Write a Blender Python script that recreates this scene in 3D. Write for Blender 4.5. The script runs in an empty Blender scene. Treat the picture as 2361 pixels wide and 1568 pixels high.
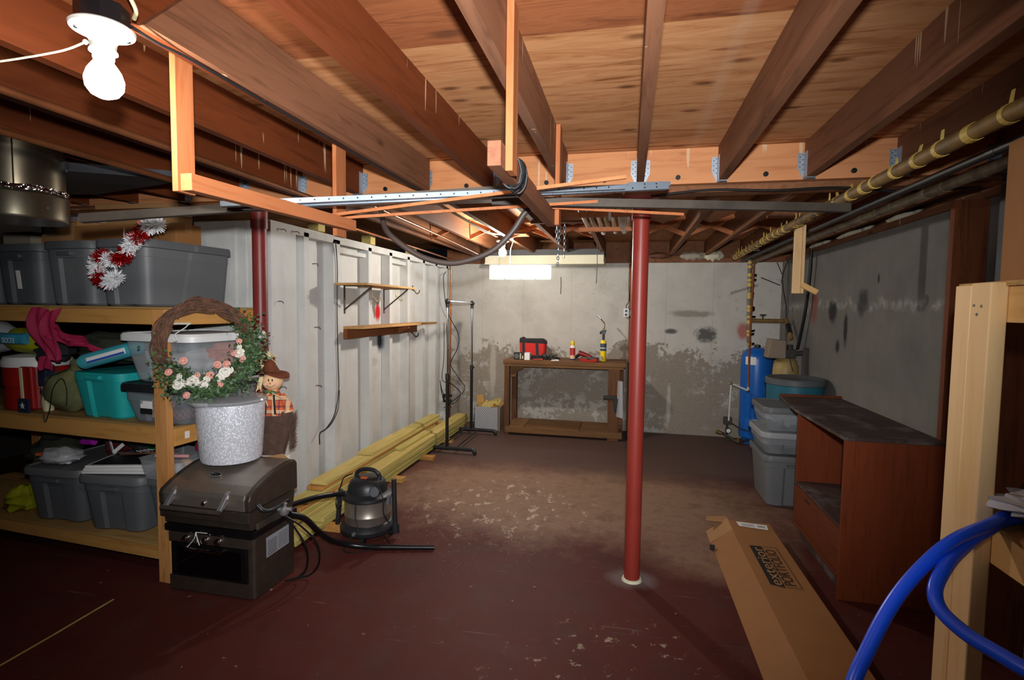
import bpy, math, random
from mathutils import Vector, Matrix, Euler
from math import pi, sin, cos, radians
C = bpy.context.scene
random.seed(7)

# ---------------------------------------------------------------- camera
FPX, YAW, PITCH, ROLL, CAMH = 1214.385, -.2168, -.0612, .0123, 1.5476
cy, sy, cp, sp = cos(YAW), sin(YAW), cos(PITCH), sin(PITCH)
fwd = Vector((sy*cp, cy*cp, sp)); rt = Vector((cy, -sy, 0)); up = rt.cross(fwd)
r2 = rt*cos(ROLL) + up*sin(ROLL); u2 = up*cos(ROLL) - rt*sin(ROLL)
cam = bpy.data.objects.new('camera', bpy.data.cameras.new('camera'))
M = Matrix((r2, u2, -fwd)).transposed().to_4x4(); M.translation = (0, 0, CAMH)
cam.matrix_world = M
cam.data.sensor_width = 36; cam.data.lens = 36*FPX/2361; cam.data.clip_start = .02
C.collection.objects.link(cam); C.camera = cam

# ---------------------------------------------------------------- world, light, exposure
w = bpy.data.worlds.new('world'); C.world = w; w.use_nodes = True
w.node_tree.nodes['Background'].inputs[0].default_value = (.6, .65, .8, 1)
w.node_tree.nodes['Background'].inputs[1].default_value = .004
C.view_settings.view_transform = 'Standard'; C.view_settings.look = 'None'
C.view_settings.gamma = 1; C.view_settings.use_curve_mapping = False
C.view_settings.exposure = 0.0
def lamp(name, kind, loc, energy, color=(1, 1, 1), size=.05, **k):
    l = bpy.data.lights.new(name, kind); l.energy = energy; l.color = color
    if kind in ('POINT', 'SPOT'): l.shadow_soft_size = size
    for a, b in k.items(): setattr(l, a, b)
    o = bpy.data.objects.new(name, l); o.location = loc; C.collection.objects.link(o); return o
# the photographer's flash, held just above the lens
fl = lamp('camera_flash', 'SPOT', (.02, -.02, 1.70), 440, (.96, .98, 1), .03, spot_size=radians(101), spot_blend=1.0)
fl.rotation_euler = (Vector((-.27, 1, -.02))).to_track_quat('-Z', 'Y').to_euler()
BULB, BULB_FAR = 340, 1150        # emission of the near and the far ceiling bulb
WINDOW = 14        # brightness of the daylight in the glass block window

# ---------------------------------------------------------------- materials
def lin(c):
    if isinstance(c, str): c = [int(c[i:i+2], 16)/255 for i in (1, 3, 5)]
    return tuple(x/12.92 if x <= .04045 else ((x+.055)/1.055)**2.4 for x in c) + (1,)
MATS = {}
class NT:
    def __init__(s, name):
        s.m = bpy.data.materials.new(name); s.m.use_nodes = True; s.t = s.m.node_tree
        s.b = s.t.nodes['Principled BSDF']; MATS[name] = s.m
    def n(s, typ, **k):
        nd = s.t.nodes.new(typ)
        for a, v in k.items():
            if a[0] == '_': nd.inputs[int(a[1:])].default_value = v
            else: setattr(nd, a, v)
        return nd
    def l(s, a, b): s.t.links.new(a, b)
    def coord(s, scale=(1, 1, 1), rnd=True, which='Object'):
        tc = s.n('ShaderNodeTexCoord'); out = tc.outputs[which]
        if rnd:
            oi = s.n('ShaderNodeObjectInfo'); va = s.n('ShaderNodeVectorMath', operation='SCALE'); va.inputs[0].default_value = (7.3, 5.1, 9.7)
            s.l(oi.outputs['Random'], va.inputs['Scale'])
            vb = s.n('ShaderNodeVectorMath', operation='ADD'); s.l(out, vb.inputs[0]); s.l(va.outputs[0], vb.inputs[1]); out = vb.outputs[0]
        mp = s.n('ShaderNodeMapping'); mp.inputs['Scale'].default_value = scale; s.l(out, mp.inputs[0]); return mp.outputs[0]
    def noise(s, vec, scale, detail=4, rough=.55, dist=0):
        nd = s.n('ShaderNodeTexNoise'); nd.inputs['Scale'].default_value = scale; nd.inputs['Detail'].default_value = detail
        nd.inputs['Roughness'].default_value = rough; nd.inputs['Distortion'].default_value = dist; s.l(vec, nd.inputs['Vector']); return nd.outputs['Fac']
    def voro(s, vec, scale, out='Distance', feature='F1'):
        nd = s.n('ShaderNodeTexVoronoi', feature=feature); nd.inputs['Scale'].default_value = scale; s.l(vec, nd.inputs['Vector']); return nd.outputs[out]
    def step(s, fac, lo, hi, inv=False):
        mr = s.n('ShaderNodeMapRange'); mr.inputs[1].default_value = lo; mr.inputs[2].default_value = hi
        if inv: mr.inputs[3].default_value = 1; mr.inputs[4].default_value = 0
        s.l(fac, mr.inputs[0]); return mr.outputs[0]
    def mth(s, op, a, b=None):
        nd = s.n('ShaderNodeMath', operation=op)
        for i, v in enumerate((a, b)):
            if v is None: continue
            if isinstance(v, (int, float)): nd.inputs[i].default_value = v
            else: s.l(v, nd.inputs[i])
        return nd.outputs[0]
    def mix(s, fac, a, b):
        nd = s.n('ShaderNodeMixRGB')
        for i, v in ((0, fac), (1, a), (2, b)):
            if isinstance(v, (tuple, str)): nd.inputs[i].default_value = lin(v) if isinstance(v, str) else v
            elif isinstance(v, (int, float)): nd.inputs[i].default_value = v
            else: s.l(v, nd.inputs[i])
        return nd.outputs[0]
    def ramp(s, fac, stops):
        nd = s.n('ShaderNodeValToRGB'); e = nd.color_ramp.elements
        while len(e) < len(stops): e.new(.5)
        for i, (p, c) in enumerate(stops): e[i].position = p; e[i].color = lin(c)
        s.l(fac, nd.inputs[0]); return nd.outputs[0]
    def sep(s, vec):
        nd = s.n('ShaderNodeSeparateXYZ'); s.l(vec, nd.inputs[0]); return nd.outputs
    def bump(s, h, strength=.2, dist=.01):
        nd = s.n('ShaderNodeBump'); nd.inputs['Strength'].default_value = strength; nd.inputs['Distance'].default_value = dist
        s.l(h, nd.inputs['Height']); s.l(nd.outputs[0], s.b.inputs['Normal'])
    def blob(s, c, r, amt=.9, sc=6):
        """soft irregular stain around world point c with radii r -> 0..1"""
        v = s.coord(rnd=False, which='Object')
        a = s.n('ShaderNodeVectorMath', operation='SUBTRACT'); a.inputs[1].default_value = c; s.l(v, a.inputs[0])
        d = s.n('ShaderNodeVectorMath', operation='DIVIDE'); d.inputs[1].default_value = r; s.l(a.outputs[0], d.inputs[0])
        ln = s.n('ShaderNodeVectorMath', operation='LENGTH'); s.l(d.outputs[0], ln.inputs[0])
        nz = s.noise(v, sc, 8, .8)
        f = s.mth('ADD', ln.outputs['Value'], s.mth('MULTIPLY', s.mth('SUBTRACT', nz, .5), amt*2))
        return s.step(f, .55, 1.05, inv=True)
    def done(s, col, rough=.6, metal=0.0, spec=None):
        if isinstance(col, str): s.b.inputs['Base Color'].default_value = lin(col)
        else: s.l(col, s.b.inputs['Base Color'])
        if isinstance(rough, (int, float)): s.b.inputs['Roughness'].default_value = rough
        else: s.l(rough, s.b.inputs['Roughness'])
        s.b.inputs['Metallic'].default_value = metal
        if spec is not None: s.b.inputs['Specular IOR Level'].default_value = spec
        return s.m

def plain(name, col, rough=.55, metal=0.0, var=.12, sc=8, bump=0, spec=None, col2=None):
    """one colour with slight wear; col2 = colour of the worn patches"""
    if name in MATS: return MATS[name]
    s = NT(name); v = s.coord()
    n1 = s.noise(v, sc, 5, .6)
    c = lin(col)
    d = lin(col2) if col2 else tuple(x*(1-var) for x in c[:3]) + (1,)
    m = s.mix(s.step(n1, .35, .68), c, d)
    if bump: s.bump(s.noise(v, 60, 3), bump, .004)
    return s.done(m, rough, metal, spec)

def wood(name, a, b, axis='Y', sc=1.0, knots=.5, dark=None, rough=.65, drips=None, worn=None):
    if name in MATS: return MATS[name]
    s = NT(name)
    al, ac = 1.1*sc, 14*sc
    scale = {'X': (al, ac, ac), 'Y': (ac, al, ac), 'Z': (ac, ac, al)}[axis]
    v = s.coord(scale); g = s.noise(v, 2.2, 7, .62, .9)
    k3 = {'X': (1.2, 6, 6), 'Y': (6, 1.2, 6), 'Z': (6, 6, 1.2)}[axis]
    v2 = s.coord(k3); big = s.noise(v2, .8, 3)
    col = s.ramp(g, [(.28, b), (.5, a), (.72, a), (.8, b)])
    col = s.mix(s.mth('MULTIPLY', s.step(big, .4, .7), .45), col, dark or b)
    if knots:
        v3 = s.coord({'X': (1.6, 4.2, 4.2), 'Y': (4.2, 1.6, 4.2), 'Z': (4.2, 4.2, 1.6)}[axis])
        kd = s.voro(v3, 1.15)
        kc = tuple(x*.35 for x in lin(b)[:3]) + (1,)
        ring = s.step(kd, .03, .09*knots+.04, inv=True)
        col = s.mix(s.mth('MULTIPLY', ring, .75), col, kc)
    if drips:   # dried glue runs hanging from the top edge; drips = local z of the top
        vd = s.coord((30, 30, 1.3)); dn = s.noise(vd, 1.0, 2, .5)
        z = s.sep(s.coord(rnd=False))[2]
        lim = s.step(z, drips-.16, drips-.01)
        mask = s.step(s.mth('ADD', dn, s.mth('MULTIPLY', lim, .08)), .728, .736)
        vg = s.coord((.9, .9, .9)); gate = s.step(s.noise(vg, 1.6, 2), .45, .47)
        col = s.mix(s.mth('MULTIPLY', s.mth('MULTIPLY', mask, gate), .8), col, '#cfae8c')
    if worn:
        col = s.mix(s.mth('MULTIPLY', s.step(s.noise(s.coord((2, 2, 2)), 2, 6, .7), .5, .66), .7), col, worn)
    s.bump(g, .18, .004)
    return s.done(col, rough, 0, .18)

wood('joist wood', '#6d3519', '#53250e', 'Y', 1, .6, '#451f0c', drips=2.37)
wood('dark joist wood', '#84583f', '#63402b', 'Y', 1, .7, '#553524', drips=2.37)
wood('far joist wood', '#86583a', '#67422a', 'Y', 1, .5, '#563622')
wood('beam wood', '#c98a5c', '#b06f44', 'X', .8, .5, '#bc764b', drips=2.37)
wood('frame wood z', '#ab6840', '#93532e', 'Z', 1, .5, '#9a5a36')
wood('frame wood y', '#8c5c42', '#754a34', 'Y', 1, .6, '#684030')
wood('frame wood light y', '#b97248', '#a05c34', 'Y', 1, .5, '#9a5a34')
wood('shelf lumber x', '#d09a55', '#b27a39', 'X', 1, .8, '#a06c33')
wood('shelf lumber y', '#d09a55', '#b27a39', 'Y', 1, .8, '#a06c33')
wood('shelf lumber z', '#d0955a', '#b0743c', 'Z', 1, .8, '#a56d3a')
wood('plywood deck', '#b8925a', '#8f6a3b', 'X', .6, 0, '#77592f')
wood('fresh pine z', '#e6c290', '#d6aa70', 'Z', .7, .9, '#dcb47e')
wood('fresh pine y', '#e6b878', '#d19f5d', 'Y', .7, .7, '#d6a565')
wood('treated lumber', '#c4b56c', '#a2974f', 'Y', .8, .6, '#857c40')
wood('treated lumber yellow', '#d0bb74', '#b39f58', 'Y', .8, .4, '#a8964f')
wood('treated lumber orange', '#c08a4c', '#9d6c38', 'Y', .8, .4, '#88602f')
wood('offcut wood', '#c99e5a', '#a67d40', 'X', 1, .4, '#8f6a34')
wood('bench wood x', '#7d5a38', '#5c3f27', 'X', .8, .5, '#3e2b1d')
wood('bench wood z', '#6e4a30', '#513523', 'Z', .8, .5, '#382519')
wood('bench wood y', '#8a6743', '#604428', 'Y', .8, .3, '#43301f')
wood('teak z', '#7c3b20', '#672f19', 'Z', 1.6, 0, '#5c2a16', rough=.5)
wood('teak y', '#6d361e', '#552817', 'Y', 1.6, 0, '#4a2416', rough=.5)
wood('dusty teak', '#4a3a36', '#382b27', 'Y', 1.0, 0, '#564a44', rough=.55, worn='#7e7a76')
wood('board shelf', '#c79a62', '#a97b46', 'Y', .8, .4, '#9c7040')
wood('stained cleat', '#8a5230', '#6f3d21', 'Y', .8, .4, '#5f341c')
wood('old stud wood', '#7a4428', '#4f2c1b', 'Z', .8, .6, '#2f1c13')

def ceiling_mat():
    s = NT('plywood subfloor'); v = s.coord((1.2, 9, 1), False); g = s.noise(v, 2.0, 7, .65, 1.3)
    xyz = s.sep(s.coord(rnd=False))
    wob = s.noise(s.coord((2.2, 7, 1), False), 1.5, 3)
    col = s.ramp(g, [(.3, '#84502a'), (.45, '#bb8054'), (.62, '#cc9567'), (.75, '#a06a40')])
    kv = s.n('ShaderNodeTexVoronoi', voronoi_dimensions='2D'); kv.inputs['Scale'].default_value = 1.3; s.l(s.coord((1.3, 3.0, 1), False), kv.inputs['Vector']); kn = kv.outputs['Distance']
    col = s.mix(s.mth('MULTIPLY', s.step(kn, .03, .09, inv=True), .85), col, '#643a20')
    col = s.mix(s.mth('MULTIPLY', s.step(wob, .45, .7), .35), col, '#b07c4e')
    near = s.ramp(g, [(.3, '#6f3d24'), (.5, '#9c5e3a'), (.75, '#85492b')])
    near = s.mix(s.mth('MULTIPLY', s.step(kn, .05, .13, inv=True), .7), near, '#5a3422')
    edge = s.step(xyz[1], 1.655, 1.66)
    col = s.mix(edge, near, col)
    for y in (2.87, 4.09, 5.31): # sheet joints
        d = s.mth('ABSOLUTE', s.mth('SUBTRACT', xyz[1], y)); col = s.mix(s.step(d, .002, .005, inv=True), col, '#3a2417')
    for x, op in ((-.95, .2), (.31, .10)):
        d = s.mth('ABSOLUTE', s.mth('SUBTRACT', xyz[0], x)); col = s.mix(s.mth('MULTIPLY', s.step(d, .012, .03, inv=True), op), col, '#cfc4b0')
    col = s.mix(s.blob((-.93, 1.42, 2.389), (.06, .04, 1), .5, 14), col, '#b9b6b0')
    s.bump(g, .12, .003); s.done(col, .7, 0, .2)
ceiling_mat()

def floor_mat():
    s = NT('worn maroon floor paint'); v = s.coord(rnd=False); xyz = s.sep(v)
    n = s.noise(v, 1.3, 6, .6); n2 = s.noise(v, 5, 6, .7); n3 = s.noise(v, 30, 4, .6)
    col = s.ramp(n, [(.3, '#471f1a'), (.5, '#54241e'), (.7, '#4b2621')])
    col = s.mix(s.mth('MULTIPLY', s.step(n2, .5, .72), .4), col, '#4d3d36')
    # large worn area, the paint rubbed down to tan concrete
    bl = s.blob((-.45, 4.25, 0), (2.0, 1.0, 1), .6, 2.0); bl2 = s.blob((.55, 3.6, 0), (.6, .55, 1), .5, 2)
    wornc = s.ramp(n2, [(.3, '#755a47'), (.5, '#937660'), (.7, '#7e6350')])
    col = s.mix(s.mth('MULTIPLY', s.mth('MAXIMUM', bl, s.mth('MULTIPLY', bl2, .8)), .9), col, wornc)
    far = s.step(s.mth('ADD', xyz[1], s.mth('MULTIPLY', n, .6)), 5.0, 5.5)
    col = s.mix(s.mth('MULTIPLY', far, .8), col, '#5e4d46')
    # peeled flakes showing pale concrete
    pk = s.mth('MULTIPLY', s.step(s.noise(s.coord((1.6, 1, 1), False), 7, 8, .72), .565, .595), s.blob((-.95, 4.0, 0), (.75, .75, 1), .8, 3))
    pk2 = s.mth('MULTIPLY', s.step(s.noise(v, 13, 6, .75), .60, .63), s.blob((.0, 2.2, 0), (.55, .45, 1), .9, 4))
    pk3 = s.mth('MULTIPLY', s.step(s.noise(v, 38, 5, .75), .63, .66), s.blob((-1.1, 3.4, 0), (1.0, .7, 1), .9, 4))
    pk4 = s.step(s.noise(v, 24, 3, .6), .715, .735)
    sc = s.step(s.noise(s.coord((1.2, 30, 1), False), 1.6, 2, .5, 1.6), .715, .73)
    for f, c, a in ((pk, '#bfae9c', .9), (pk2, '#a99b83', .8), (pk3, '#c0b2a4', .7), (pk4, '#b8a99c', .55), (sc, '#8a7a72', .3)):
        col = s.mix(s.mth('MULTIPLY', f, a), col, c)
    ring = s.blob((.055, 3.02, 0), (.16, .12, 1), .3, 10)
    col = s.mix(s.mth('MULTIPLY', ring, .5), col, '#7e7472')
    s.bump(n3, .1, .003)
    s.done(col, s.ramp(n2, [(.3, (.36,)*3), (.7, (.6,)*3)]) if False else .62, 0, .22)
floor_mat()

def backwall_mat():
    s = NT('painted concrete back wall'); v = s.coord(rnd=False); xyz = s.sep(v)
    n = s.noise(v, 1.6, 6, .6); n2 = s.noise(v, 7, 7, .72); nf = s.noise(v, 45, 3, .6)
    paint = s.ramp(n, [(.3, '#bab6af'), (.5, '#c9c5bd'), (.7, '#b2aea6')])
    dirt = s.mth('MULTIPLY', s.step(s.noise(s.coord((1, 1, 1), False), 16, 6, .8), .58, .66), s.step(s.noise(v, 1.1, 2), .45, .62))
    paint = s.mix(s.mth('MULTIPLY', dirt, .55), paint, '#7d7666')
    bare = s.ramp(nf, [(.3, '#857c70'), (.55, '#9c9285'), (.75, '#746b60')])
    effl = s.step(n2, .525, .555)
    lowband = s.step(xyz[2], .55, .25)
    effl = s.mth('MULTIPLY', effl, s.step(s.noise(v, 1.4, 2), .42, .52))
    bare = s.mix(s.mth('MULTIPLY', effl, .75), bare, '#bbb8b2')
    n4 = s.noise(v, 22, 5, .7)
    zz = s.mth('ADD', s.mth('ADD', xyz[2], s.mth('MULTIPLY', s.mth('SUBTRACT', n4, .5), .5)), s.mth('ADD', s.mth('MULTIPLY', s.mth('SUBTRACT', n2, .5), .75), s.mth('MULTIPLY', s.mth('SUBTRACT', n, .5), .9)))
    col = s.mix(s.step(zz, 1.02, 1.05), bare, paint)
    # form board joints
    for x in (-1.9, -1.35, -.72, .45, 1.0):
        d = s.mth('ABSOLUTE', s.mth('SUBTRACT', xyz[0], x)); col = s.mix(s.mth('MULTIPLY', s.step(d, .002, .006, inv=True), .3), col, '#8a867e')
    for c, r, a, k in (((.52, 6.78, 1.28), (.09, 1, .04), .6, '#1c1b1a'), ((.93, 6.78, 1.25), (.16, 1, .10), 1.1, '#242322'), ((1.35, 6.78, 1.30), (.08, 1, .12), .3, '#b0564a'),
                       ((-1.75, 6.78, .75), (.05, 1, .45), .6, '#b9b3a8'), ((.515, 6.78, .35), (.03, 1, .3), .6, '#c0bcb4'), ((.75, 6.78, 1.5), (.28, 1, .05), .8, '#8b8577')):
        col = s.mix(s.mth('MULTIPLY', s.blob(c, r, a, 11), .8), col, k)
    s.bump(nf, .15, .004); s.done(col, .85, 0, .2)
backwall_mat()

def rightwall_mat():
    s = NT('grey concrete right wall'); v = s.coord(rnd=False); xyz = s.sep(v)
    n = s.noise(v, 1.2, 6, .6); st = s.noise(s.coord((1, 5, .5), False), 1.6, 5, .6); nf = s.noise(v, 45, 3, .6)
    col = s.ramp(n, [(.3, '#686662'), (.5, '#7c7974'), (.7, '#6f6c66')])
    col = s.mix(s.mth('MULTIPLY', s.step(st, .5, .66), .35), col, '#6c6a68')
    band = s.step(s.mth('ABSOLUTE', s.mth('SUBTRACT', s.mth('ADD', xyz[2], s.mth('MULTIPLY', s.mth('SUBTRACT', st, .5), .25)), 1.60)), .0, .05, inv=True)
    col = s.mix(s.mth('MULTIPLY', s.mth('MULTIPLY', band, s.step(s.noise(v, 12, 5, .7), .42, .6)), .5), col, '#c9c7c3')
    low = s.step(s.mth('ADD', xyz[2], s.mth('MULTIPLY', n, .4)), 1.25, 1.0)
    col = s.mix(s.mth('MULTIPLY', low, .35), col, '#a09a90')
    for c, r, a, k in (((1.756, 5.15, 1.55), (1, .12, .12), .5, '#1b1c22'), ((1.756, 4.85, 1.40), (1, .05, .16), .5, '#17181c'), ((1.756, 5.0, 1.25), (1, .05, .07), .5, '#1d1e22'), ((1.756, 4.55, 1.62), (1, .12, .12), .6, '#3c3b3a'),
                       ((1.756, 5.62, 1.6), (1, .1, .2), .7, '#8a5347'), ((1.756, 4.3, 1.79), (1, .02, .04), .4, '#2c2523')):
        col = s.mix(s.mth('MULTIPLY', s.blob(c, r, a, 9), .85), col, k)
    s.bump(nf, .15, .004); s.done(col, .85, 0, .2)
rightwall_mat()

def leftwall_mat():
    s = NT('white painted boards'); v = s.coord(rnd=False); xyz = s.sep(v)
    n = s.noise(v, 2.5, 6, .6); st = s.noise(s.coord((1, 6, .6), False), 2.2, 5, .6)
    col = s.ramp(n, [(.3, '#c4c3c0'), (.5, '#cccbc7'), (.7, '#bdbbb6')])
    col = s.mix(s.mth('MULTIPLY', s.step(st, .52, .7), .35), col, '#b4afa8')
    spk = s.step(s.noise(v, 55, 3), .74, .77); col = s.mix(s.mth('MULTIPLY', spk, .6), col, '#5d564e')
    for c, r, a, k in (((-2.42, 4.80, 1.49), (.05, .07, .10), .3, '#c0151c'), ((-2.42, 4.84, 1.20), (.05, .07, .12), .3, '#2b2c38'), ((-2.42, 4.95, 1.30), (.08, .14, .025), .3, '#2b2c34')):
        col = s.mix(s.blob(c, r, a, 7), col, k)
    for y in (4.6, 4.95, 5.4, 5.85, 6.3):
        col = s.mix(s.mth('MULTIPLY', s.blob((-2.42, y+.1, 1.0), (.12, .13, .05), .3, 5), .3), col, '#6d6a66')
    s.done(col, .6, 0, .3)
leftwall_mat()

plain('black plastic', '#222326', .42, var=.3)
plain('black rubber', '#121212', .5, var=.3)
plain('black steel', '#1c1d20', .35, .3, .3)
plain('chrome', '#d8d8dc', .12, 1, .05)
plain('copper', '#c07a4f', .3, 1, .35, 5)
plain('dull copper', '#8a5230', .5, .6, .4, 5)
plain('galvanised steel', '#aab3bd', .42, .7, .2, 14)
plain('galvanised rail', '#7f8a96', .45, .5, .15, 10)
plain('dark steel angle', '#4d443a', .6, .3, .35, 6, col2='#372f28')
plain('red oxide paint', '#8e3127', .42, 0, .15, 4, spec=.45)
plain('dark red oxide paint', '#7c2a26', .42, 0, .15, 4, spec=.45)
plain('grey tote', '#6f7173', .5, 0, .06, 4)
plain('dark grey tote', '#5b5f63', .5, 0, .06, 4)
plain('grey lid', '#66686a', .5, 0, .06, 4)
plain('light strip grey', '#9a9c9e', .5)
plain('teal tote', '#22a8a6', .45, 0, .08, 4)
plain('white plastic', '#e4e4e2', .4, 0, .06)
plain('white paper', '#e9e8e6', .7, 0, .04)
plain('label black', '#18181a', .6)
plain('cardboard', '#9a6838', .8, 0, .1, 5, .1)
plain('cardboard light', '#a87c4e', .8, 0, .1, 5, .1)
plain('cardboard pale', '#b9a993', .8, 0, .1, 5, .1)
plain('ink', '#1d1512', .7)
plain('brushed steel dark', '#665a50', .36, .75, .2, 20)
plain('brushed steel', '#978c82', .38, .72, .12, 20)
plain('cast metal', '#b8b8ba', .4, .8, .1)
plain('black enamel', '#121112', .25, 0, .3)
plain('oven glass', '#050506', .08, 0, .1)
plain('silver sticker', '#a9adb4', .45, .3, .1)
plain('red cloth', '#d3281f', .75, 0, .12)
plain('magenta cloth', '#a31646', .75, 0, .2, 10)
plain('olive cloth', '#7d7f52', .85, 0, .25, 6, col2='#4e5236')
plain('dark camo', '#3a3d2c', .9, 0, .4, 9, col2='#23241e')
plain('cooler red', '#a01c18', .45, 0, .1)
plain('navy cloth', '#1b2140', .8, 0, .2)
plain('cream cloth', '#d9cfa4', .8, 0, .1)
plain('yellow green', '#a7a81a', .5, 0, .2)
plain('sky blue label', '#3e9fc0', .5, 0, .2)
plain('towel teal', '#3fa6b4', .7, 0, .1)
plain('blue print', '#1f55b8', .6)
plain('purple ribbon', '#c02ec0', .35, 0, .2)
plain('green tinsel', '#1b7a2c', .3, .2, .4, 20)
plain('tinsel red', '#c01212', .18, .45, .5, 40)
plain('tinsel white', '#f2f2f4', .4, 0, .06, 30)
plain('twig', '#7a5540', .85, 0, .4, 30, col2='#4b3226')
plain('leaf green', '#4f6f3c', .7, 0, .4, 14, col2='#2f4a2a')
plain('leaf dusty', '#6f8a6a', .7, 0, .4, 14)
plain('rose pink', '#eeb4a6', .7, 0, .15, 30)
plain('rose white', '#f1ece2', .7, 0, .08, 30)
plain('burlap face', '#edbd8f', .8, 0, .05)
plain('hat suede', '#6e3212', .8, 0, .3, 12)
plain('straw', '#e2cd9c', .8, 0, .2, 30)
plain('broom bristle', '#5a4236', .9, 0, .4, 30)
plain('flannel orange', '#c9582b', .85, 0, .1)
plain('blue tank', '#1667c4', .35, 0, .08, 3)
plain('teal tank', '#27697c', .4, 0, .12, 3)
plain('tan fibreglass', '#a98f58', .5, 0, .2, 8)
plain('tan box', '#8d7a68', .5, 0, .1)
plain('pipe lagging', '#8f6c33', .6, 0, .3, 14, col2='#5c4422')
plain('dark pipe lagging', '#5d5142', .45, 0, .4, 12, col2='#8c7d62')
plain('lagging tape', '#d9b85a', .55, 0, .2, 20)
plain('PVC', '#d8d6cf', .4)
plain('brass', '#a98a4e', .35, .8, .2)
plain('blue hose', '#1a56f0', .32, 0, .1)
plain('grey rubber hose', '#4a3d38', .5, 0, .2, 6)
plain('yellow cylinder', '#ffdc18', .35, 0, .05)
plain('torch label', '#3f4d5a', .5)
plain('can red', '#b8322a', .4)
plain('can yellow', '#f0d020', .4)
plain('drill red', '#8f1d20', .4)
plain('hose black gloss', '#101013', .3, 0, .2)
plain('foam yellow', '#c9c06a', .9, 0, .2, 20)
plain('cream board', '#d8d3b8', .7, 0, .1)
plain('grey board', '#4c4e50', .7, 0, .1)
plain('dirty duct', '#4a4c50', .5, .5, .3, 6)
plain('duct metal', '#9a917c', .25, .95, .3, 6)
plain('fluorescent glass', '#cfc8b8', .2, 0, .1)
plain('insulation', '#b0a898', .95, 0, .3, 10)
plain('old fabric dark', '#2c2c30', .9, 0, .4, 10)
plain('rag white', '#cfcdd0', .9, 0, .1)
plain('lavender board', '#a898a2', .8, 0, .1)
plain('maroon paper', '#5a1c22', .7)
plain('brown paper', '#6b4230', .7)
plain('cord pink', '#e0a0a0', .7)
plain('porcelain', '#e8e6dc', .3)
plain('cream cord', '#d6c79a', .6)
plain('orange print', '#cf5a2a', .6)
plain('dark patina', '#4a4440', .6, .3, .4)

def glassy(name, col, rough=.25, alpha=.35):
    s = NT(name); s.b.inputs['Alpha'].default_value = alpha; return s.done(col, rough, 0, .5)
glassy('clear tote', '#b7bcc0', .3, .42)
glassy('smoky tote', '#8b9196', .3, .5)
glassy('clear film', '#d0d2d6', .15, .3)
glassy('clear plastic bag', '#d4d6da', .2, .45)

def crinkle():
    s = NT('crinkled foil'); v = s.coord(rnd=False)
    s.bump(s.voro(v, 60), .9, .01); s.done('#e4e4e6', .12, 1)
crinkle()
def bubble():
    s = NT('bubble wrap'); v = s.coord(rnd=False)
    xyz = s.sep(v); at = s.mth('ARCTAN2', xyz[1], xyz[0])
    cb = s.n('ShaderNodeCombineXYZ'); s.l(s.mth('MULTIPLY', at, .2), cb.inputs[0]); s.l(xyz[2], cb.inputs[1])
    d = s.voro(cb.outputs[0], 95)
    s.bump(s.step(d, 0, .5, inv=True), .55, .003)
    s.done(s.mix(s.step(d, .2, .6), '#f0f0f6', '#c4c6ce'), .34, .05, .5)
bubble()

def emit(name, col, strength):
    s = NT(name); s.b.inputs['Emission Color'].default_value = lin(col); s.b.inputs['Emission Strength'].default_value = strength
    return s.done(col, .4)
emit('lit bulb', '#fff8f0', BULB); emit('lit far bulb', '#fff8ec', BULB_FAR)
emit('lit window', '#eef4ff', WINDOW)

def plaid():
    s = NT('orange plaid'); xyz = s.sep(s.coord(rnd=False))
    col = lin('#cf5f30')
    for ax, f, c in ((0, 150, '#2a2440'), (2, 150, '#2a2440'), (0, 75, '#e9c9a0'), (2, 75, '#e9c9a0')):
        wv = s.mth('SINE', s.mth('MULTIPLY', xyz[ax], f)); col = s.mix(s.mth('MULTIPLY', s.step(wv, .6, .75), .6), col, c)
    s.done(col, .85)
plaid()
def gingham():
    s = NT('red gingham'); ck = s.n('ShaderNodeTexChecker'); ck.inputs['Scale'].default_value = 60; s.l(s.coord(rnd=False), ck.inputs[0])
    s.done(s.mix(ck.outputs['Fac'], '#a86a6c', '#6c3c40'), .85)
gingham()
def lattice():
    s = NT('wire lattice print'); xyz = s.sep(s.coord(rnd=False)); f = None
    for sg in (1, -1):
        t = s.mth('ADD', s.mth('MULTIPLY', xyz[2], .8), s.mth('MULTIPLY', xyz[0], sg))
        a = s.mth('ABSOLUTE', s.mth('SUBTRACT', s.mth('FRACT', s.mth('MULTIPLY', t, 38)), .5))
        k = s.step(a, .06, .1, inv=True); f = k if f is None else s.mth('MAXIMUM', f, k)
    s.done(s.mix(f, '#b4b6ba', '#3c4048'), .5)
lattice()

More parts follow.
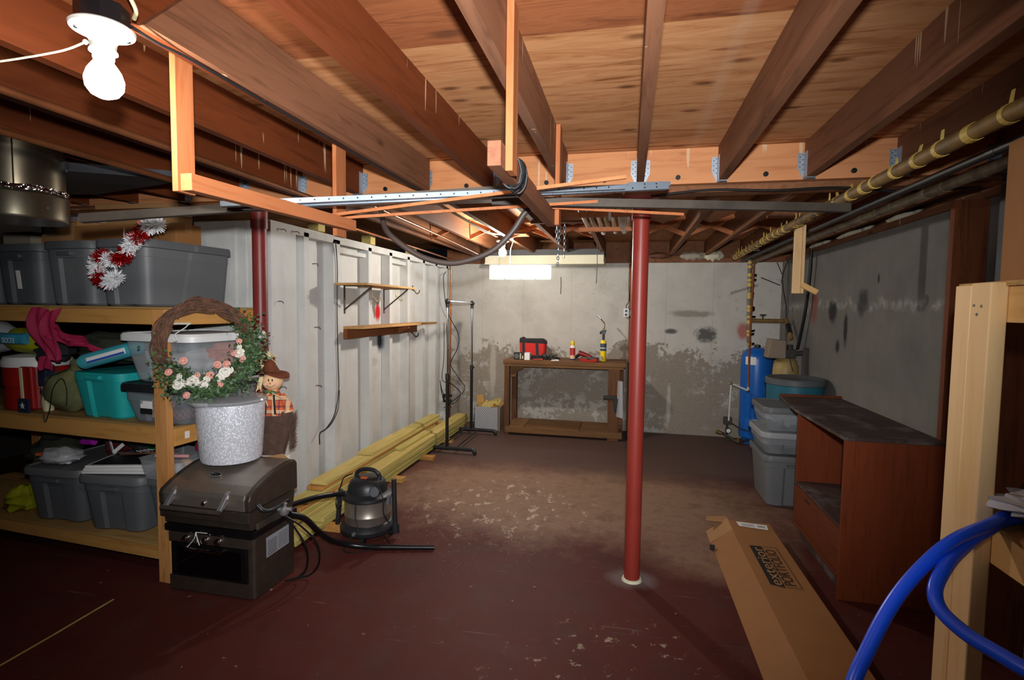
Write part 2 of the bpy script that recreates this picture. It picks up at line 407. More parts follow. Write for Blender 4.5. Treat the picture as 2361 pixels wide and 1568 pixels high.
# ---------------------------------------------------------------- mesh helpers
class MB:
    """collects shapes in the coordinates of one thing, then becomes ONE mesh object"""
    def __init__(s): s.v, s.f = [], []
    def add(s, vs, fs):
        b = len(s.v); s.v += [tuple(p) for p in vs]; s.f += [tuple(i+b for i in f) for f in fs]; return s
    def box(s, a, b, M=None):
        (x0, y0, z0), (x1, y1, z1) = a, b
        vs = [(x0, y0, z0), (x1, y0, z0), (x1, y1, z0), (x0, y1, z0), (x0, y0, z1), (x1, y0, z1), (x1, y1, z1), (x0, y1, z1)]
        if M: vs = [M @ Vector(p) for p in vs]
        return s.add(vs, [(3, 2, 1, 0), (4, 5, 6, 7), (0, 1, 5, 4), (1, 2, 6, 5), (2, 3, 7, 6), (3, 0, 4, 7)])
    def cbox(s, c, d, rot=(0, 0, 0)):
        M = Matrix.Translation(c) @ Euler(rot).to_matrix().to_4x4(); x, y, z = d[0]/2, d[1]/2, d[2]/2
        return s.box((-x, -y, -z), (x, y, z), M)
    def bar(s, p0, p1, w, h, upv=(0, 0, 1)):
        """a board from p0 to p1, w across, h along upv"""
        p0, p1 = Vector(p0), Vector(p1); d = (p1-p0).normalized(); a = d.cross(Vector(upv)).normalized(); b = a.cross(d).normalized()
        vs = [p+a*(sx*w/2)+b*(sy*h/2) for p in (p0, p1) for sx, sy in ((-1, -1), (1, -1), (1, 1), (-1, 1))]
        return s.add(vs, [(3, 2, 1, 0), (4, 5, 6, 7), (0, 1, 5, 4), (1, 2, 6, 5), (2, 3, 7, 6), (3, 0, 4, 7)])
    def loft(s, rings, cap0=True, cap1=True, close=True):
        n = len(rings[0]); vs = [p for r in rings for p in r]; fs = []
        for i in range(len(rings)-1):
            for j in range(n if close else n-1):
                k = (j+1) % n; fs.append((i*n+j, i*n+k, (i+1)*n+k, (i+1)*n+j))
        if cap0: fs.append(tuple(range(n-1, -1, -1)))
        if cap1: fs.append(tuple((len(rings)-1)*n+j for j in range(n)))
        return s.add(vs, fs)
    def lathe(s, prof, n=24, c=(0, 0, 0), M=None, cap0=True, cap1=True):
        rs = []
        for r, z in prof:
            ring = [Vector((c[0]+r*cos(2*pi*j/n), c[1]+r*sin(2*pi*j/n), c[2]+z)) for j in range(n)]
            rs.append([M @ p for p in ring] if M else ring)
        return s.loft(rs, cap0, cap1)
    def cyl(s, p0, p1, r, n=12, r1=None):
        return s.tube([p0, p1], r, n, smooth=False, r_end=r1)
    def tube(s, pts, r, n=8, smooth=True, r_end=None, seg=6):
        pts = [Vector(p) for p in pts]
        if smooth and len(pts) > 2: pts = catmull(pts, seg)
        N = len(pts); rings = []; pn = None
        for i, p in enumerate(pts):
            t = (pts[min(i+1, N-1)]-pts[max(i-1, 0)]).normalized()
            if pn is None:
                a = Vector((0, 0, 1)) if abs(t.z) < .9 else Vector((1, 0, 0)); pn = t.cross(a).normalized()
            pn = (pn - t*pn.dot(t)).normalized(); bn = t.cross(pn)
            rr = r[i] if isinstance(r, list) and not smooth else (r if not isinstance(r, list) else r[0])
            if r_end is not None: rr = rr + (r_end-rr)*i/(N-1)
            rings.append([p+pn*(rr*cos(2*pi*j/n))+bn*(rr*sin(2*pi*j/n)) for j in range(n)])
        return s.loft(rings)
    def ball(s, c, r, n=12, m=8, sq=(1, 1, 1)):
        rs = []
        for i in range(1, m):
            a = pi*i/m; rs.append([(c[0]+r*sq[0]*sin(a)*cos(2*pi*j/n), c[1]+r*sq[1]*sin(a)*sin(2*pi*j/n), c[2]-r*sq[2]*cos(a)) for j in range(n)])
        b = len(s.v); s.loft(rs, False, False)
        top = (c[0], c[1], c[2]+r*sq[2]); bot = (c[0], c[1], c[2]-r*sq[2])
        s.v += [top, bot]; t, o = len(s.v)-2, len(s.v)-1; k = b+(m-2)*n
        for j in range(n):
            s.f.append((k+j, k+(j+1) % n, t)); s.f.append((b+(j+1) % n, b+j, o))
        return s
    def prism(s, pts, ax, lo, hi):
        """polygon pts in the plane across axis ax, from lo to hi"""
        def P(a, b, t): return {'X': (t, a, b), 'Y': (a, t, b), 'Z': (a, b, t)}[ax]
        return s.loft([[P(a, b, lo) for a, b in pts], [P(a, b, hi) for a, b in pts]])
    def xf(s, M, start=0):
        s.v = s.v[:start] + [tuple(M @ Vector(p)) for p in s.v[start:]]; return s
    def mesh(s, name, mat, smooth=False):
        m = bpy.data.meshes.new(name); m.from_pydata(s.v, [], s.f); m.validate(); m.update()
        import bmesh
        bm = bmesh.new(); bm.from_mesh(m); bmesh.ops.recalc_face_normals(bm, faces=bm.faces); bm.to_mesh(m); bm.free()
        if mat: m.materials.append(MATS[mat])
        if smooth:
            m.polygons.foreach_set('use_smooth', [True]*len(m.polygons))
            m.set_sharp_from_angle(angle=radians(40 if smooth is True else smooth))
        return m
def catmull(P, seg):
    out = []; Q = [P[0]*2-P[1]] + P + [P[-1]*2-P[-2]]
    for i in range(1, len(Q)-2):
        a, b, c, d = Q[i-1], Q[i], Q[i+1], Q[i+2]
        for k in range(seg):
            t = k/seg; out.append(.5*((2*b)+(c-a)*t+(2*a-5*b+4*c-d)*t*t+(3*b-a-3*c+d)*t**3))
    return out+[P[-1]]
def rrect(w, d, r, z, cx=0, cy=0, n=5, notch=None):
    """rounded rectangle ring; notch=(width, depth) pushes in the middle of the two short ends"""
    pts = []
    for (sx, sy, a0) in ((1, -1, -pi/2), (1, 1, 0), (-1, 1, pi/2), (-1, -1, pi)):
        for k in range(n):
            a = a0 + pi/2*k/(n-1); pts.append((cx+sx*(w/2-r)+r*cos(a), cy+sy*(d/2-r)+r*sin(a), z))
        if notch and sy == 1 and sx == 1:
            nw, nd = notch; pts += [(cx+nw/2, cy+d/2, z), (cx+nw/2*.75, cy+d/2-nd, z), (cx-nw/2*.75, cy+d/2-nd, z), (cx-nw/2, cy+d/2, z)]
    if notch:
        nw, nd = notch; pts += [(cx-nw/2, cy-d/2, z), (cx-nw/2*.75, cy-d/2+nd, z), (cx+nw/2*.75, cy-d/2+nd, z), (cx+nw/2, cy-d/2, z)]
    return pts
def bevel(o, w):
    m = o.modifiers.new('bevel', 'BEVEL'); m.width = w; m.segments = 2; m.limit_method = 'ANGLE'; m.angle_limit = radians(50); m.harden_normals = False
def thing(name, label, cat, loc=(0, 0, 0), rz=0, group=None, rot=None):
    o = bpy.data.objects.new(name, None); C.collection.objects.link(o); o.empty_display_size = .05
    o.location = loc; o.rotation_euler = rot or (0, 0, rz); o['label'] = label; o['category'] = cat
    if group: o['group'] = group
    return o
def part(name, mb, mat, parent, label=None, smooth=False, bev=0, loc=None, rot=None, kind=None):
    o = bpy.data.objects.new(name, mb.mesh(name, mat, smooth)); C.collection.objects.link(o); o.parent = parent
    if loc: o.location = loc
    if rot: o.rotation_euler = rot
    if label: o['label'] = label
    if kind: o['kind'] = kind
    if bev: bevel(o, bev)
    return o
def one(name, label, cat, mb, mat, loc=None, rz=0, group=None, smooth=False, bev=0, rot=None, kind=None):
    """a thing that is a single mesh. Without loc the shape is in room coordinates and its origin goes to its base"""
    if loc is None:
        xs = [[p[i] for p in mb.v] for i in range(3)]
        loc = ((min(xs[0])+max(xs[0]))/2, (min(xs[1])+max(xs[1]))/2, min(xs[2])); mb.xf(Matrix.Translation([-a for a in loc]))
    o = bpy.data.objects.new(name, mb.mesh(name, mat, smooth)); C.collection.objects.link(o)
    o.location = loc; o.rotation_euler = rot or (0, 0, rz); o['label'] = label; o['category'] = cat
    if group: o['group'] = group
    if kind: o['kind'] = kind
    if bev: bevel(o, bev)
    return o
def struct(name, mb, mat, label=None, smooth=False, cat=None):
    o = bpy.data.objects.new(name, mb.mesh(name, mat, smooth)); C.collection.objects.link(o); o['kind'] = 'structure'
    if label: o['label'] = label
    if cat: o['category'] = cat
    return o
def dup(o, label=None, loc=None, rz=None):
    def cp(a, par):
        b = a.copy(); C.collection.objects.link(b); b.parent = par
        for ch in [x for x in kids.get(a.name, [])]: cp(ch, b)
        return b
    kids = {}
    for x in bpy.data.objects:
        if x.parent: kids.setdefault(x.parent.name, []).append(x)
    c = cp(o, None)
    if label: c['label'] = label
    if loc is not None: c.location = loc
    if rz is not None: c.rotation_euler.z = rz
    return c
def text_mb(body, size, font_ext=.0004):
    """lettering as a thin mesh lying in x-y, centred"""
    cu = bpy.data.curves.new('t', 'FONT'); cu.body = body; cu.size = size; cu.align_x = 'CENTER'; cu.align_y = 'CENTER'; cu.extrude = font_ext; cu.resolution_u = 3
    ob = bpy.data.objects.new('t', cu); C.collection.objects.link(ob)
    me = bpy.data.meshes.new_from_object(ob.evaluated_get(bpy.context.evaluated_depsgraph_get()))
    mb = MB().add([tuple(v.co) for v in me.vertices], [tuple(p.vertices) for p in me.polygons])
    bpy.data.objects.remove(ob); bpy.data.meshes.remove(me); return mb
ORD = ['first', 'second', 'third', 'fourth', 'fifth', 'sixth', 'seventh', 'eighth', 'ninth', 'tenth', 'eleventh', 'twelfth']
rnd = random.Random(5)

# ---------------------------------------------------------------- the room
ZB, ZP, YB, YW, ZW, XL, XR = 2.2076, 2.3887, 2.9245, 6.78, 2.122, -2.33, 1.756
def floor_build():
    struct('floor', MB().box((-6.2, -2.0, -.1), (2.4, 7.3, 0)), 'worn maroon floor paint', 'worn maroon painted concrete floor')
floor_build()
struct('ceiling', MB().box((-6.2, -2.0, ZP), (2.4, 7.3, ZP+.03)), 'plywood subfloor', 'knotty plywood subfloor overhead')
wb = MB().box((-6.2, YW, 0), (-1.81, YW+.3, ZW)).box((-1.81, YW, 0), (-.985, YW+.3, 1.915)).box((-.985, YW, 0), (2.4, YW+.3, ZW))
struct('wall_back', wb, 'painted concrete back wall', 'concrete back wall, paint flaking off the lower half')
struct('wall_right', MB().box((XR, -2.0, 0), (XR+.4, YW, 2.125)), 'grey concrete right wall', 'grey stained concrete wall on the right')
lw = MB().box((-2.50, 3.10, 0), (-2.42, YW, 2.11)).box((-2.42, 3.10, 0), (XL, 3.37, 2.11)).box((-2.42, 3.37, 2.05), (XL, YW, 2.11)).box((-2.42, 3.37, 0), (-2.36, YW, .09))
for y in (3.468, 3.86, 4.449, 4.882, 5.319, 5.754, 6.161, 6.56): lw.box((-2.42, y, .05), (XL, y+(.06 if y not in (3.86,) else .1), 2.08))
for a, b, z in ((3.97, 4.449, 1.985), (4.94, 5.319, 1.985)): lw.box((-2.42, a, z), (-2.35, b, z+.035))
struct('wall_left', lw, 'white painted boards', 'white painted board wall with exposed studs')
rw = MB().box((-2.95, 3.10, 0), (-2.50, 3.16, 2.11)).box((-2.62, 3.085, 0), (-2.60, 3.10, 2.1)).box((-2.47, 3.06, 0), (-2.43, 3.10, 2.1)).box((-2.545, 3.09, 0), (-2.52, 3.10, 2.1))
struct('wall_return', rw, 'white painted boards', 'short white painted wall behind the shelf unit')
struct('wall_side', MB().box((-6.2, -2.0, 0), (-6.0, YW, ZP)), 'dark patina', 'dark wall far to the left')
struct('wall_rear', MB().box((-6.2, -2.2, 0), (2.4, -2.0, ZP)), 'dark patina', 'wall behind the camera')
tr = MB().box((-2.42, YW-.02, ZW), (XR+.3, YW+.2, ZW+.05)); struct('trim_1', tr, 'dark joist wood', 'timber sill plate on top of the back wall')
struct('trim_2', MB().box((XR-.02, -2, 2.125), (XR+.3, YW, 2.165)), 'dark joist wood', 'timber sill plate on top of the right wall')
struct('trim_3', MB().box((-2.42, YW+.06, ZW+.05), (XR+.3, YW+.1, ZP)).box((XR+.10, -2, 2.165), (XR+.14, YW, ZP)), 'far joist wood', 'rim boards above the foundation walls')
# long filled crack in the floor, lower left
cr = MB(); pts = [(-2.60, .6), (-2.585, 1.2), (-2.574, 1.64), (-2.578, 1.86), (-2.587, 2.06), (-2.591, 2.158)]
for (a, b), (c, d) in zip(pts, pts[1:]): cr.add([(a-.006, b, .0012), (a+.006, b, .0012), (c+.005, d, .0012), (c-.005, d, .0012), (a-.006, b, .0), (a+.006, b, .0), (c+.005, d, .0), (c-.005, d, .0)], [(0, 1, 2, 3), (0, 1, 5, 4), (1, 2, 6, 5), (2, 3, 7, 6), (3, 0, 4, 7)])
struct('trim_4', cr, 'foam yellow', 'pale yellow sealant line in the floor')

# glass block window
def window():
    o = MB()
    n = 4; x0, x1, z0, z1 = -1.805, -.99, 1.918, 2.115
    for i in range(n):
        a = x0+(x1-x0)*i/n; b = x0+(x1-x0)*(i+1)/n
        o.loft([rrect(b-a-.012, z1-z0-.012, .02, 0), rrect(b-a-.012, z1-z0-.012, .02, .05), rrect(b-a-.03, z1-z0-.03, .02, .062)])
        for k in range(len(o.v)-3*20, len(o.v)):
            p = o.v[k]; o.v[k] = ((a+b)/2+p[0], YW+.07-p[2], (z0+z1)/2+p[1])
    r = struct('window_1', o, 'lit window', 'small glass block window high in the back wall, glowing with daylight', smooth=True)
    g = MB()
    for i in range(n+1):
        a = x0+(x1-x0)*i/n; g.box((a-.006, YW+.012, z0), (a+.006, YW+.07, z1))
    g.box((x0, YW+.012, z0-.004), (x1, YW+.07, z0+.006)).box((x0, YW+.012, z1-.006), (x1, YW+.07, z1+.004))
    f = part('window_frame', g, 'cream board', r); f['kind'] = 'structure'
window()

# ---------------------------------------------------------------- joists, beam, hangers
S = .4064
def hanger(x, side, y, kind='part'):
    """galvanised joist hanger ear on the beam face beside a joist; a strap cups the joist"""
    h = MB(); s = side
    pr = [(x+s*.019, 2.335), (x+s*.049, 2.335), (x+s*.049, 2.262), (x+s*.019, 2.20)]
    h.prism(pr, 'Y', y-.0022, y-.0002)
    h.box((min(x+s*.019, x+s*.0215), y-.05, 2.198), (max(x+s*.019, x+s*.0215), y, 2.335))
    return h
def hanger_holes(x, side, y):
    h = MB()
    for k in range(5):
        for q in (0, 1):
            cx = x+side*(.026+.013*q); cz = 2.325-k*.024-(q*.010)
            if cz > 2.235+q*.02: h.cyl((cx, y-.0026, cz), (cx, y-.0018, cz), .0028, 6)
    return h
side_word = lambda k: 'over the bright red post' if k == 0 else ('%s to the %s of the joist over the bright red post' % (ORD[abs(k)-1], 'left' if k < 0 else 'right'))
jm = MB().box((-.019, -1.9, ZB), (.019, YB-.002, ZP-.001)).mesh('floor_joist', 'dark joist wood')
jm2 = MB().box((-.019, YB+.15, ZB), (.019, YW+.05, ZP-.001)).mesh('floor_joist', 'far joist wood')
for k in range(-10, 5):
    x = .0425+k*S
    t = thing('floor_joist', 'front floor joist, '+side_word(k), 'joist', (x, 0, 0), group='floor joists in front of the beam')
    m = jm
    if k < -1:
        m = jm.copy(); m.materials[0] = MATS['joist wood']
    o = bpy.data.objects.new('joist_board', m); C.collection.objects.link(o); o.parent = t
    for s_ in (-1, 1):
        if -7 <= k <= 4:
            hb = part('joist_hanger', hanger(0, s_, YB), 'galvanised steel', t, 'galvanised metal hanger', bev=0)
            part('nail_hole', hanger_holes(0, s_, YB), 'black steel', hb)
    part('hanger_seat', MB().box((-.0215, YB-.05, ZB-.004), (.0215, YB, ZB-.001)), 'galvanised steel', t)
for k in range(-5, 5):
    x = .0425+k*S+.045
    t = thing('floor_joist', 'far floor joist, '+side_word(k), 'joist', (x, 0, 0), group='floor joists behind the beam')
    o = bpy.data.objects.new('joist_board', jm2); C.collection.objects.link(o); o.parent = t
    part('hanger_seat', MB().box((-.022, YB+.15, ZB-.004), (.022, YB+.22, ZB-.001)), 'galvanised steel', t)
# cross bridging between the far joists
br = MB().bar((.02, 0, 2.225), (.385, 0, 2.37), .038, .019, (0, 1, 0)); br2 = MB().bar((.02, .045, 2.37), (.385, .045, 2.225), .038, .019, (0, 1, 0))
bm1, bm2 = br.mesh('brace', 'frame wood light y'), br2.mesh('brace', 'frame wood light y')
for k in range(-5, 4):
    if k == -1: continue
    x = .0425+k*S+.045
    t = thing('cross_bridging', 'pair of crossed wooden braces, %s bay %s' % (('one', 'two', 'three', 'four', 'five')[abs(k)-1 if k < 0 else k], 'left of the joist line over the red post' if k < 0 else 'right of the joist line over the red post'), 'brace', (x, 4.95, 0), group='crossed braces between the far joists')
    for m in (bm1, bm2):
        o = bpy.data.objects.new('brace', m); C.collection.objects.link(o); o.parent = t
t = thing('main_beam', 'laminated timber beam crossing the room above the red posts', 'beam', (0, 0, 0))
part('front_ply', MB().box((-4.6, YB, 2.205), (1.73, YB+.05, ZP-.002)), 'beam wood', t)
part('rear_ply', MB().box((-4.6, YB+.052, 2.195), (1.73, YB+.148, ZP-.002)), 'far joist wood', t)
part('bottom_plate', MB().box((-4.6, YB+.03, 2.165), (1.73, YB+.135, 2.193)), 'far joist wood', t)
bolt = MB().cyl((0, YB-.009, 0), (0, YB, 0), .0125, 12).cyl((0, YB-.014, 0), (0, YB-.009, 0), .008, 6).mesh('bolt', 'black steel')
for x in (-2.05, -1.42, -.92, -.46, -.145, .235, .66, 1.06):
    o = bpy.data.objects.new('bolt', bolt); C.collection.objects.link(o); o.parent = t; o.location = (x, 0, 2.238)
# plank nailed to the joist by the near lamp, its end cut on a slant
sp = MB().prism([(1.07, ZB-.002), (2.9, ZB-.002), (2.9, ZP-.004), (1.24, ZP-.004)], 'X', -1.156, -1.134)
one('sister_board', 'brown plank with slanted end nailed beside the joist at the near ceiling lamp', 'board', sp, 'dark joist wood')

# ---------------------------------------------------------------- red posts
def post(x, y, mat, label, top=2.165):
    t = thing('support_post', label, 'post', (x, y, 0))
    part('steel_tube', MB().lathe([(.0445, .012), (.0445, top-.02)], 32), mat, t, smooth=True)
    part('top_collar', MB().lathe([(.052, top-.13), (.052, top-.02)], 32), mat, t, smooth=True)
    part('top_plate', MB().box((-.09, -.06, top-.02), (.09, .06, top)), mat, t)
    part('grout_ring', MB().lathe([(.058, 0), (.052, .012), (.03, .018)], 20), 'cream board', t, 'cracked pale grout', smooth=True)
post(.056, YB+.09, 'red oxide paint', 'bright red steel support post standing free in the middle of the room')
post(-2.335, 2.995, 'dark red oxide paint', 'dark red steel support post at the near corner of the white wall')

# ---------------------------------------------------------------- ceiling lamps
def ceiling_lamp(x, y, top, label, group, glow='lit bulb'):
    t = thing('ceiling_lamp', label, 'lamp', (x, y, top), group=group)
    bx = MB().lathe([(.048, -.046), (.051, -.044), (.051, -.002), (.049, 0)], 8)
    part('junction_box', bx, 'black steel', t, smooth=False)
    p = MB().lathe([(.058, -.046), (.062, -.050), (.060, -.056), (.036, -.064), (.026, -.078), (.024, -.094), (.027, -.097), (.027, -.101), (.021, -.103)], 32)
    h = part('lamp_holder', p, 'porcelain', t, smooth=True)
    part('screw', MB().lathe([(.004, -.064), (.004, -.060)], 10, (-.025, -.04, 0)).lathe([(.004, -.064), (.004, -.060)], 10, (.025, .04, 0)), 'chrome', h)
    part('bulb_collar', MB().lathe([(.0185, -.101), (.0205, -.108), (.0205, -.114), (.0175, -.122)], 24), 'white plastic', t, smooth=True)
    b = [(.0175, -.120), (.022, -.126), (.032, -.142), (.0375, -.160), (.0355, -.178), (.026, -.192), (.012, -.199), (.001, -.200)]
    part('bulb', MB().lathe(b, 28), glow, t, 'glowing white bulb', smooth=True)
    return t
L1 = ceiling_lamp(-1.158, .985, 2.205, 'porcelain ceiling lamp with glowing bulb nearest the camera', 'bare bulb ceiling lamps')
part('pull_cord', MB().tube([(-.03, -.01, -.078), (-.10, -.03, -.105), (-.25, -.10, -.150), (-.42, -.20, -.185)], .0022, 6), 'cream cord', L1)
part('cord_clip', MB().ball((-.034, -.012, -.08), .0055, 8, 6), 'porcelain', L1)
L2 = ceiling_lamp(-1.205, 5.0, 2.24, 'porcelain ceiling lamp with glowing bulb by the glass block window', 'bare bulb ceiling lamps', 'lit far bulb')
part('pull_chain', MB().tube([(-.03, 0, -.08), (-.035, 0, -.2), (-.035, 0, -.33)], .0012, 5), 'chrome', L2)
one('lamp_backing_board', 'short board holding the ceiling lamp by the window between joists', 'board', MB().box((-1.30, 4.9, 2.242), (-.96, 5.10, 2.262)), 'far joist wood')
# cables
one('ceiling_cable', 'cream cable loop entering the box of the near ceiling lamp', 'cable', MB().tube([(-1.11, 1.02, 2.19), (-1.085, 1.0, 2.20), (-1.08, .96, 2.235), (-1.10, .93, 2.27), (-1.125, .90, 2.30)], .0045, 8), 'cream cord', smooth=True)
one('ceiling_cable', 'black cable stapled under the joist running from the near ceiling lamp', 'cable', MB().tube([(-1.13, 1.03, 2.18), (-1.150, 1.12, 2.188), (-1.160, 1.25, 2.200), (-1.162, 1.6, 2.200), (-1.165, 2.2, 2.200), (-1.16, 2.85, 2.198)], .0042, 8), 'black plastic', smooth=True)
one('ceiling_cable', 'bundle of pale cables under a joist leading to the far lamp', 'cable', MB().tube([(-1.17, 3.15, 2.19), (-1.15, 3.8, 2.17), (-1.18, 4.4, 2.19), (-1.19, 4.92, 2.24)], .005, 6).tube([(-1.19, 3.15, 2.19), (-1.18, 3.8, 2.18), (-1.2, 4.4, 2.185), (-1.2, 4.92, 2.24)], .005, 6), 'cream cord', smooth=True)
one('ceiling_cable', 'black cable sagging along the underside of the main beam', 'cable', MB().tube([(.1, YB+.005, 2.15), (.4, YB, 2.17), (.7, YB-.01, 2.155), (1.0, YB, 2.16), (1.3, YB, 2.13), (1.6, YB, 2.14)], .006, 7), 'black rubber', smooth=True)
one('hanging_cable', 'white cord with plug hanging beside the far lamp over the window', 'cable', MB().tube([(-1.155, 5.0, 2.22), (-1.10, 5.0, 2.20), (-1.125, 5.0, 2.10), (-1.13, 5.02, 1.98), (-1.14, 5.02, 1.86)], .0045, 6).cbox((-1.142, 5.02, 1.845), (.018, .018, .035)), 'white plastic', smooth=True)

# ---------------------------------------------------------------- hanging storage rack: two dropped frames
t = thing('hanging_rack_frame', 'dropped wooden rack frame hanging from the left joist, U shaped', 'frame', (-1.21, 1.25, 1.86))
def lb(a, b, off): return MB().box(tuple(p-q for p, q in zip(a, off)), tuple(p-q for p, q in zip(b, off)))
o_ = (-1.21, 1.25, 1.86)
part('upright', lb((-1.222, 1.222, 1.853), (-1.204, 1.284, 2.37), o_), 'frame wood z', t, bev=.002)
part('upright', lb((-1.222, 2.02, 1.84), (-1.204, 2.10, 2.37), o_), 'frame wood z', t, bev=.002)
part('cross_rail', MB().bar((.027, -.022, .018), (.027, .865, .035), .036, .046), 'frame wood light y', t, bev=.002)
t = thing('hanging_rack_frame', 'dropped wooden rack frame hanging near the middle, black cord coiled on it', 'frame', (-.345, 1.45, 1.93))
o_ = (-.345, 1.45, 1.93)
part('upright', lb((-.343, 1.440, 1.925), (-.322, 1.505, 2.382), o_), 'frame wood z', t, bev=.002)
part('upright', lb((-.343, 2.43, 1.93), (-.322, 2.50, 2.382), o_), 'frame wood z', t, bev=.002)
part('cross_rail', lb((-.382, 1.395, 1.928), (-.344, 2.47, 1.995), o_), 'frame wood y', t, bev=.002)
# stock lying across both frames
def zr(X): return 1.905+.098*(X+1.21)
def angle_iron(p0, p1, wd, name, label, cat, mat, group=None, th=.003):
    p0, p1 = Vector(p0), Vector(p1); m = MB()
    m.bar(p0, p1, wd, th); off = Vector((0, 0, wd/2)); d = (p1-p0).normalized(); sd = d.cross(Vector((0, 0, 1))).normalized()*(wd/2)
    m.bar(p0+sd+off, p1+sd+off, th, wd); return one(name, label, cat, m, mat, group=group)
angle_iron((-1.976, 1.575, 1.842), (-.409, 2.17, 2.026), .030, 'angle_iron', 'long dark rusty steel angle resting across both rack frames, reaching far left', 'steel angle', 'dark steel angle')
angle_iron((-.60, 2.28, 2.0), (.93, 2.60, 1.985), .034, 'angle_iron', 'dark rusty steel angle on the rack reaching over the red post to the right', 'steel angle', 'dark steel angle')
def garage_rail(p0, p1, label, half=False):
    p0, p1 = Vector(p0), Vector(p1); t = thing('slotted_rail', label, 'rail', tuple(p0), group='galvanised slotted rails on the hanging rack')
    d = p1-p0; dn = d.normalized(); sd = dn.cross(Vector((0, 0, 1))).normalized()
    m = MB().bar((0, 0, 0), d, .030, .002); m.bar(sd*.014+Vector((0, 0, .009)), d+sd*.014+Vector((0, 0, .009)), .002, .018); m.bar(-sd*.014+Vector((0, 0, .009)), d-sd*.014+Vector((0, 0, .009)), .002, .018)
    part('rail_channel', m, 'galvanised rail', t)
    h = MB(); n = int(d.length/.052)
    for i in range(1, n):
        c = dn*(i*.052) - Vector((0, 0, .0012)); h.cyl(c+Vector((0, 0, 0)), c-Vector((0, 0, .0006)), .0042, 6)
        c2 = dn*(i*.052+.02)+sd*.0152+Vector((0, 0, .009)); h.cyl(c2, c2+sd*.0006, .0035, 6)
    part('slot_hole', h, 'black steel', t, kind='stuff')
garage_rail((-1.43, 1.745, 1.905), (.145, 2.325, 2.050), 'lower galvanised slotted rail on the hanging rack, bright end near the red post')
garage_rail((-1.47, 1.685, 1.905), (-.03, 2.235, 2.036), 'upper galvanised slotted rail on the hanging rack')
garage_rail((-.02, 2.315, 2.062), (.155, 2.38, 2.075), 'short pale galvanised rail piece at the right end of the hanging rack')
def stick(p0, p1, w_, label, mat='frame wood light y'): one('wood_strip', label, 'wood strip', MB().bar(p0, p1, w_, w_), mat, group='thin wood strips on the hanging rack')
stick((-1.247, 1.975, 1.913), (-.02, 1.96, 2.02), .012, 'thin wood strip slanting up to the right in front of the rails')
stick((-1.276, 2.03, 1.912), (-.102, 2.375, 2.020), .012, 'thin wood strip under the rails, ending at the rack middle')
stick((-.42, 2.40, 2.008), (.235, 2.56, 1.985), .012, 'thin wood strip crossing in front of the top of the red post')
# black cord coil tied on the middle frame
cc = MB(); rr_ = random.Random(3)
for i in range(14):
    c = Vector((-.360+rr_.uniform(-.006, .006), 1.64+rr_.uniform(-.03, .03), 1.965)); a = .028+rr_.uniform(-.004, .006); pts = []
    tilt = rr_.uniform(-.5, .5)
    for k in range(9):
        an = 2*pi*k/8; pts.append(c+Vector((a*cos(an), .035*sin(an)*tilt, (.046+rr_.uniform(-.006, .006))*sin(an))))
    cc.tube(pts, .0035, 5, seg=4)
one('cord_coil', 'coil of black cord tied around the middle rack rail', 'cord', cc, 'black rubber', smooth=True)
one('drooping_hose', 'grey rubber hose drooping in a deep curve between the rack frames', 'hose',
    MB().tube([(-1.20, 2.42, 2.02), (-1.165, 2.36, 1.985), (-1.12, 2.31, 1.905), (-1.045, 2.30, 1.840), (-.94, 2.30, 1.778), (-.82, 2.3, 1.748), (-.72, 2.3, 1.757), (-.60, 2.3, 1.802), (-.51, 2.3, 1.885), (-.455, 2.3, 1.965), (-.40, 2.3, 2.0)], .0135, 10), 'grey rubber hose', smooth=True)
# chains
def chain(p0, p1, label, r=.0022, L=.02, wd=.006, grp='hanging chains'):
    p0, p1 = Vector(p0), Vector(p1); n = max(2, int((p1-p0).length/(L*.72))); m = MB()
    for i in range(n):
        c = p0.lerp(p1, (i+.5)/n); ax = (p1-p0).normalized(); s0 = Vector((1, 0, 0)) if i % 2 else Vector((0, 1, 0)); s0 = (s0-ax*s0.dot(ax)).normalized()
        pts = [c+ax*(L/2*sin(a))+s0*(wd*cos(a)) for a in [2*pi*k/8 for k in range(9)]]
        m.tube(pts, r, 5, False)
    return one('chain', label, 'chain', m, 'galvanised steel', group=grp, smooth=True)
chain((-.335, 2.46, 1.93), (-.335, 2.46, 1.86), 'short chain end just under the far upright of the middle rack frame')
chain((-.52, 4.0, 2.188), (-.535, 4.0, 1.87), 'left one of two chains hanging before the cream boxed duct', .003, .03, .009)
chain((-.485, 4.0, 2.188), (-.485, 4.0, 1.93), 'right, shorter one of two chains hanging before the cream boxed duct', .003, .03, .009)
one('chain_board', 'dark crosspiece under the far joists carrying the two hanging chains', 'board', MB().box((-.745, 3.98, 2.188), (-.30, 4.02, 2.2055)), 'far joist wood')
chain((-.745, 3.4, 2.20), (-.33, 3.45, 2.20), 'dark chain slung sideways under the joists behind the beam', .003, .03, .009)
for x, z0, z1, lb_ in ((-.319, 2.207, 1.80, 'black strap hanging at the right end of the cream boxed duct'), (-.86, 1.95, 1.73, 'thin dark strap hanging below the right end of the window')):
    one('strap', lb_, 'strap', MB().tube([(x, 5.3 if z1 > 1.76 else 6.776, z0), (x+.004, 5.3 if z1 > 1.76 else 6.776, (z0+z1)/2), (x, 5.3 if z1 > 1.76 else 6.776, z1)], .004, 6), 'black rubber')
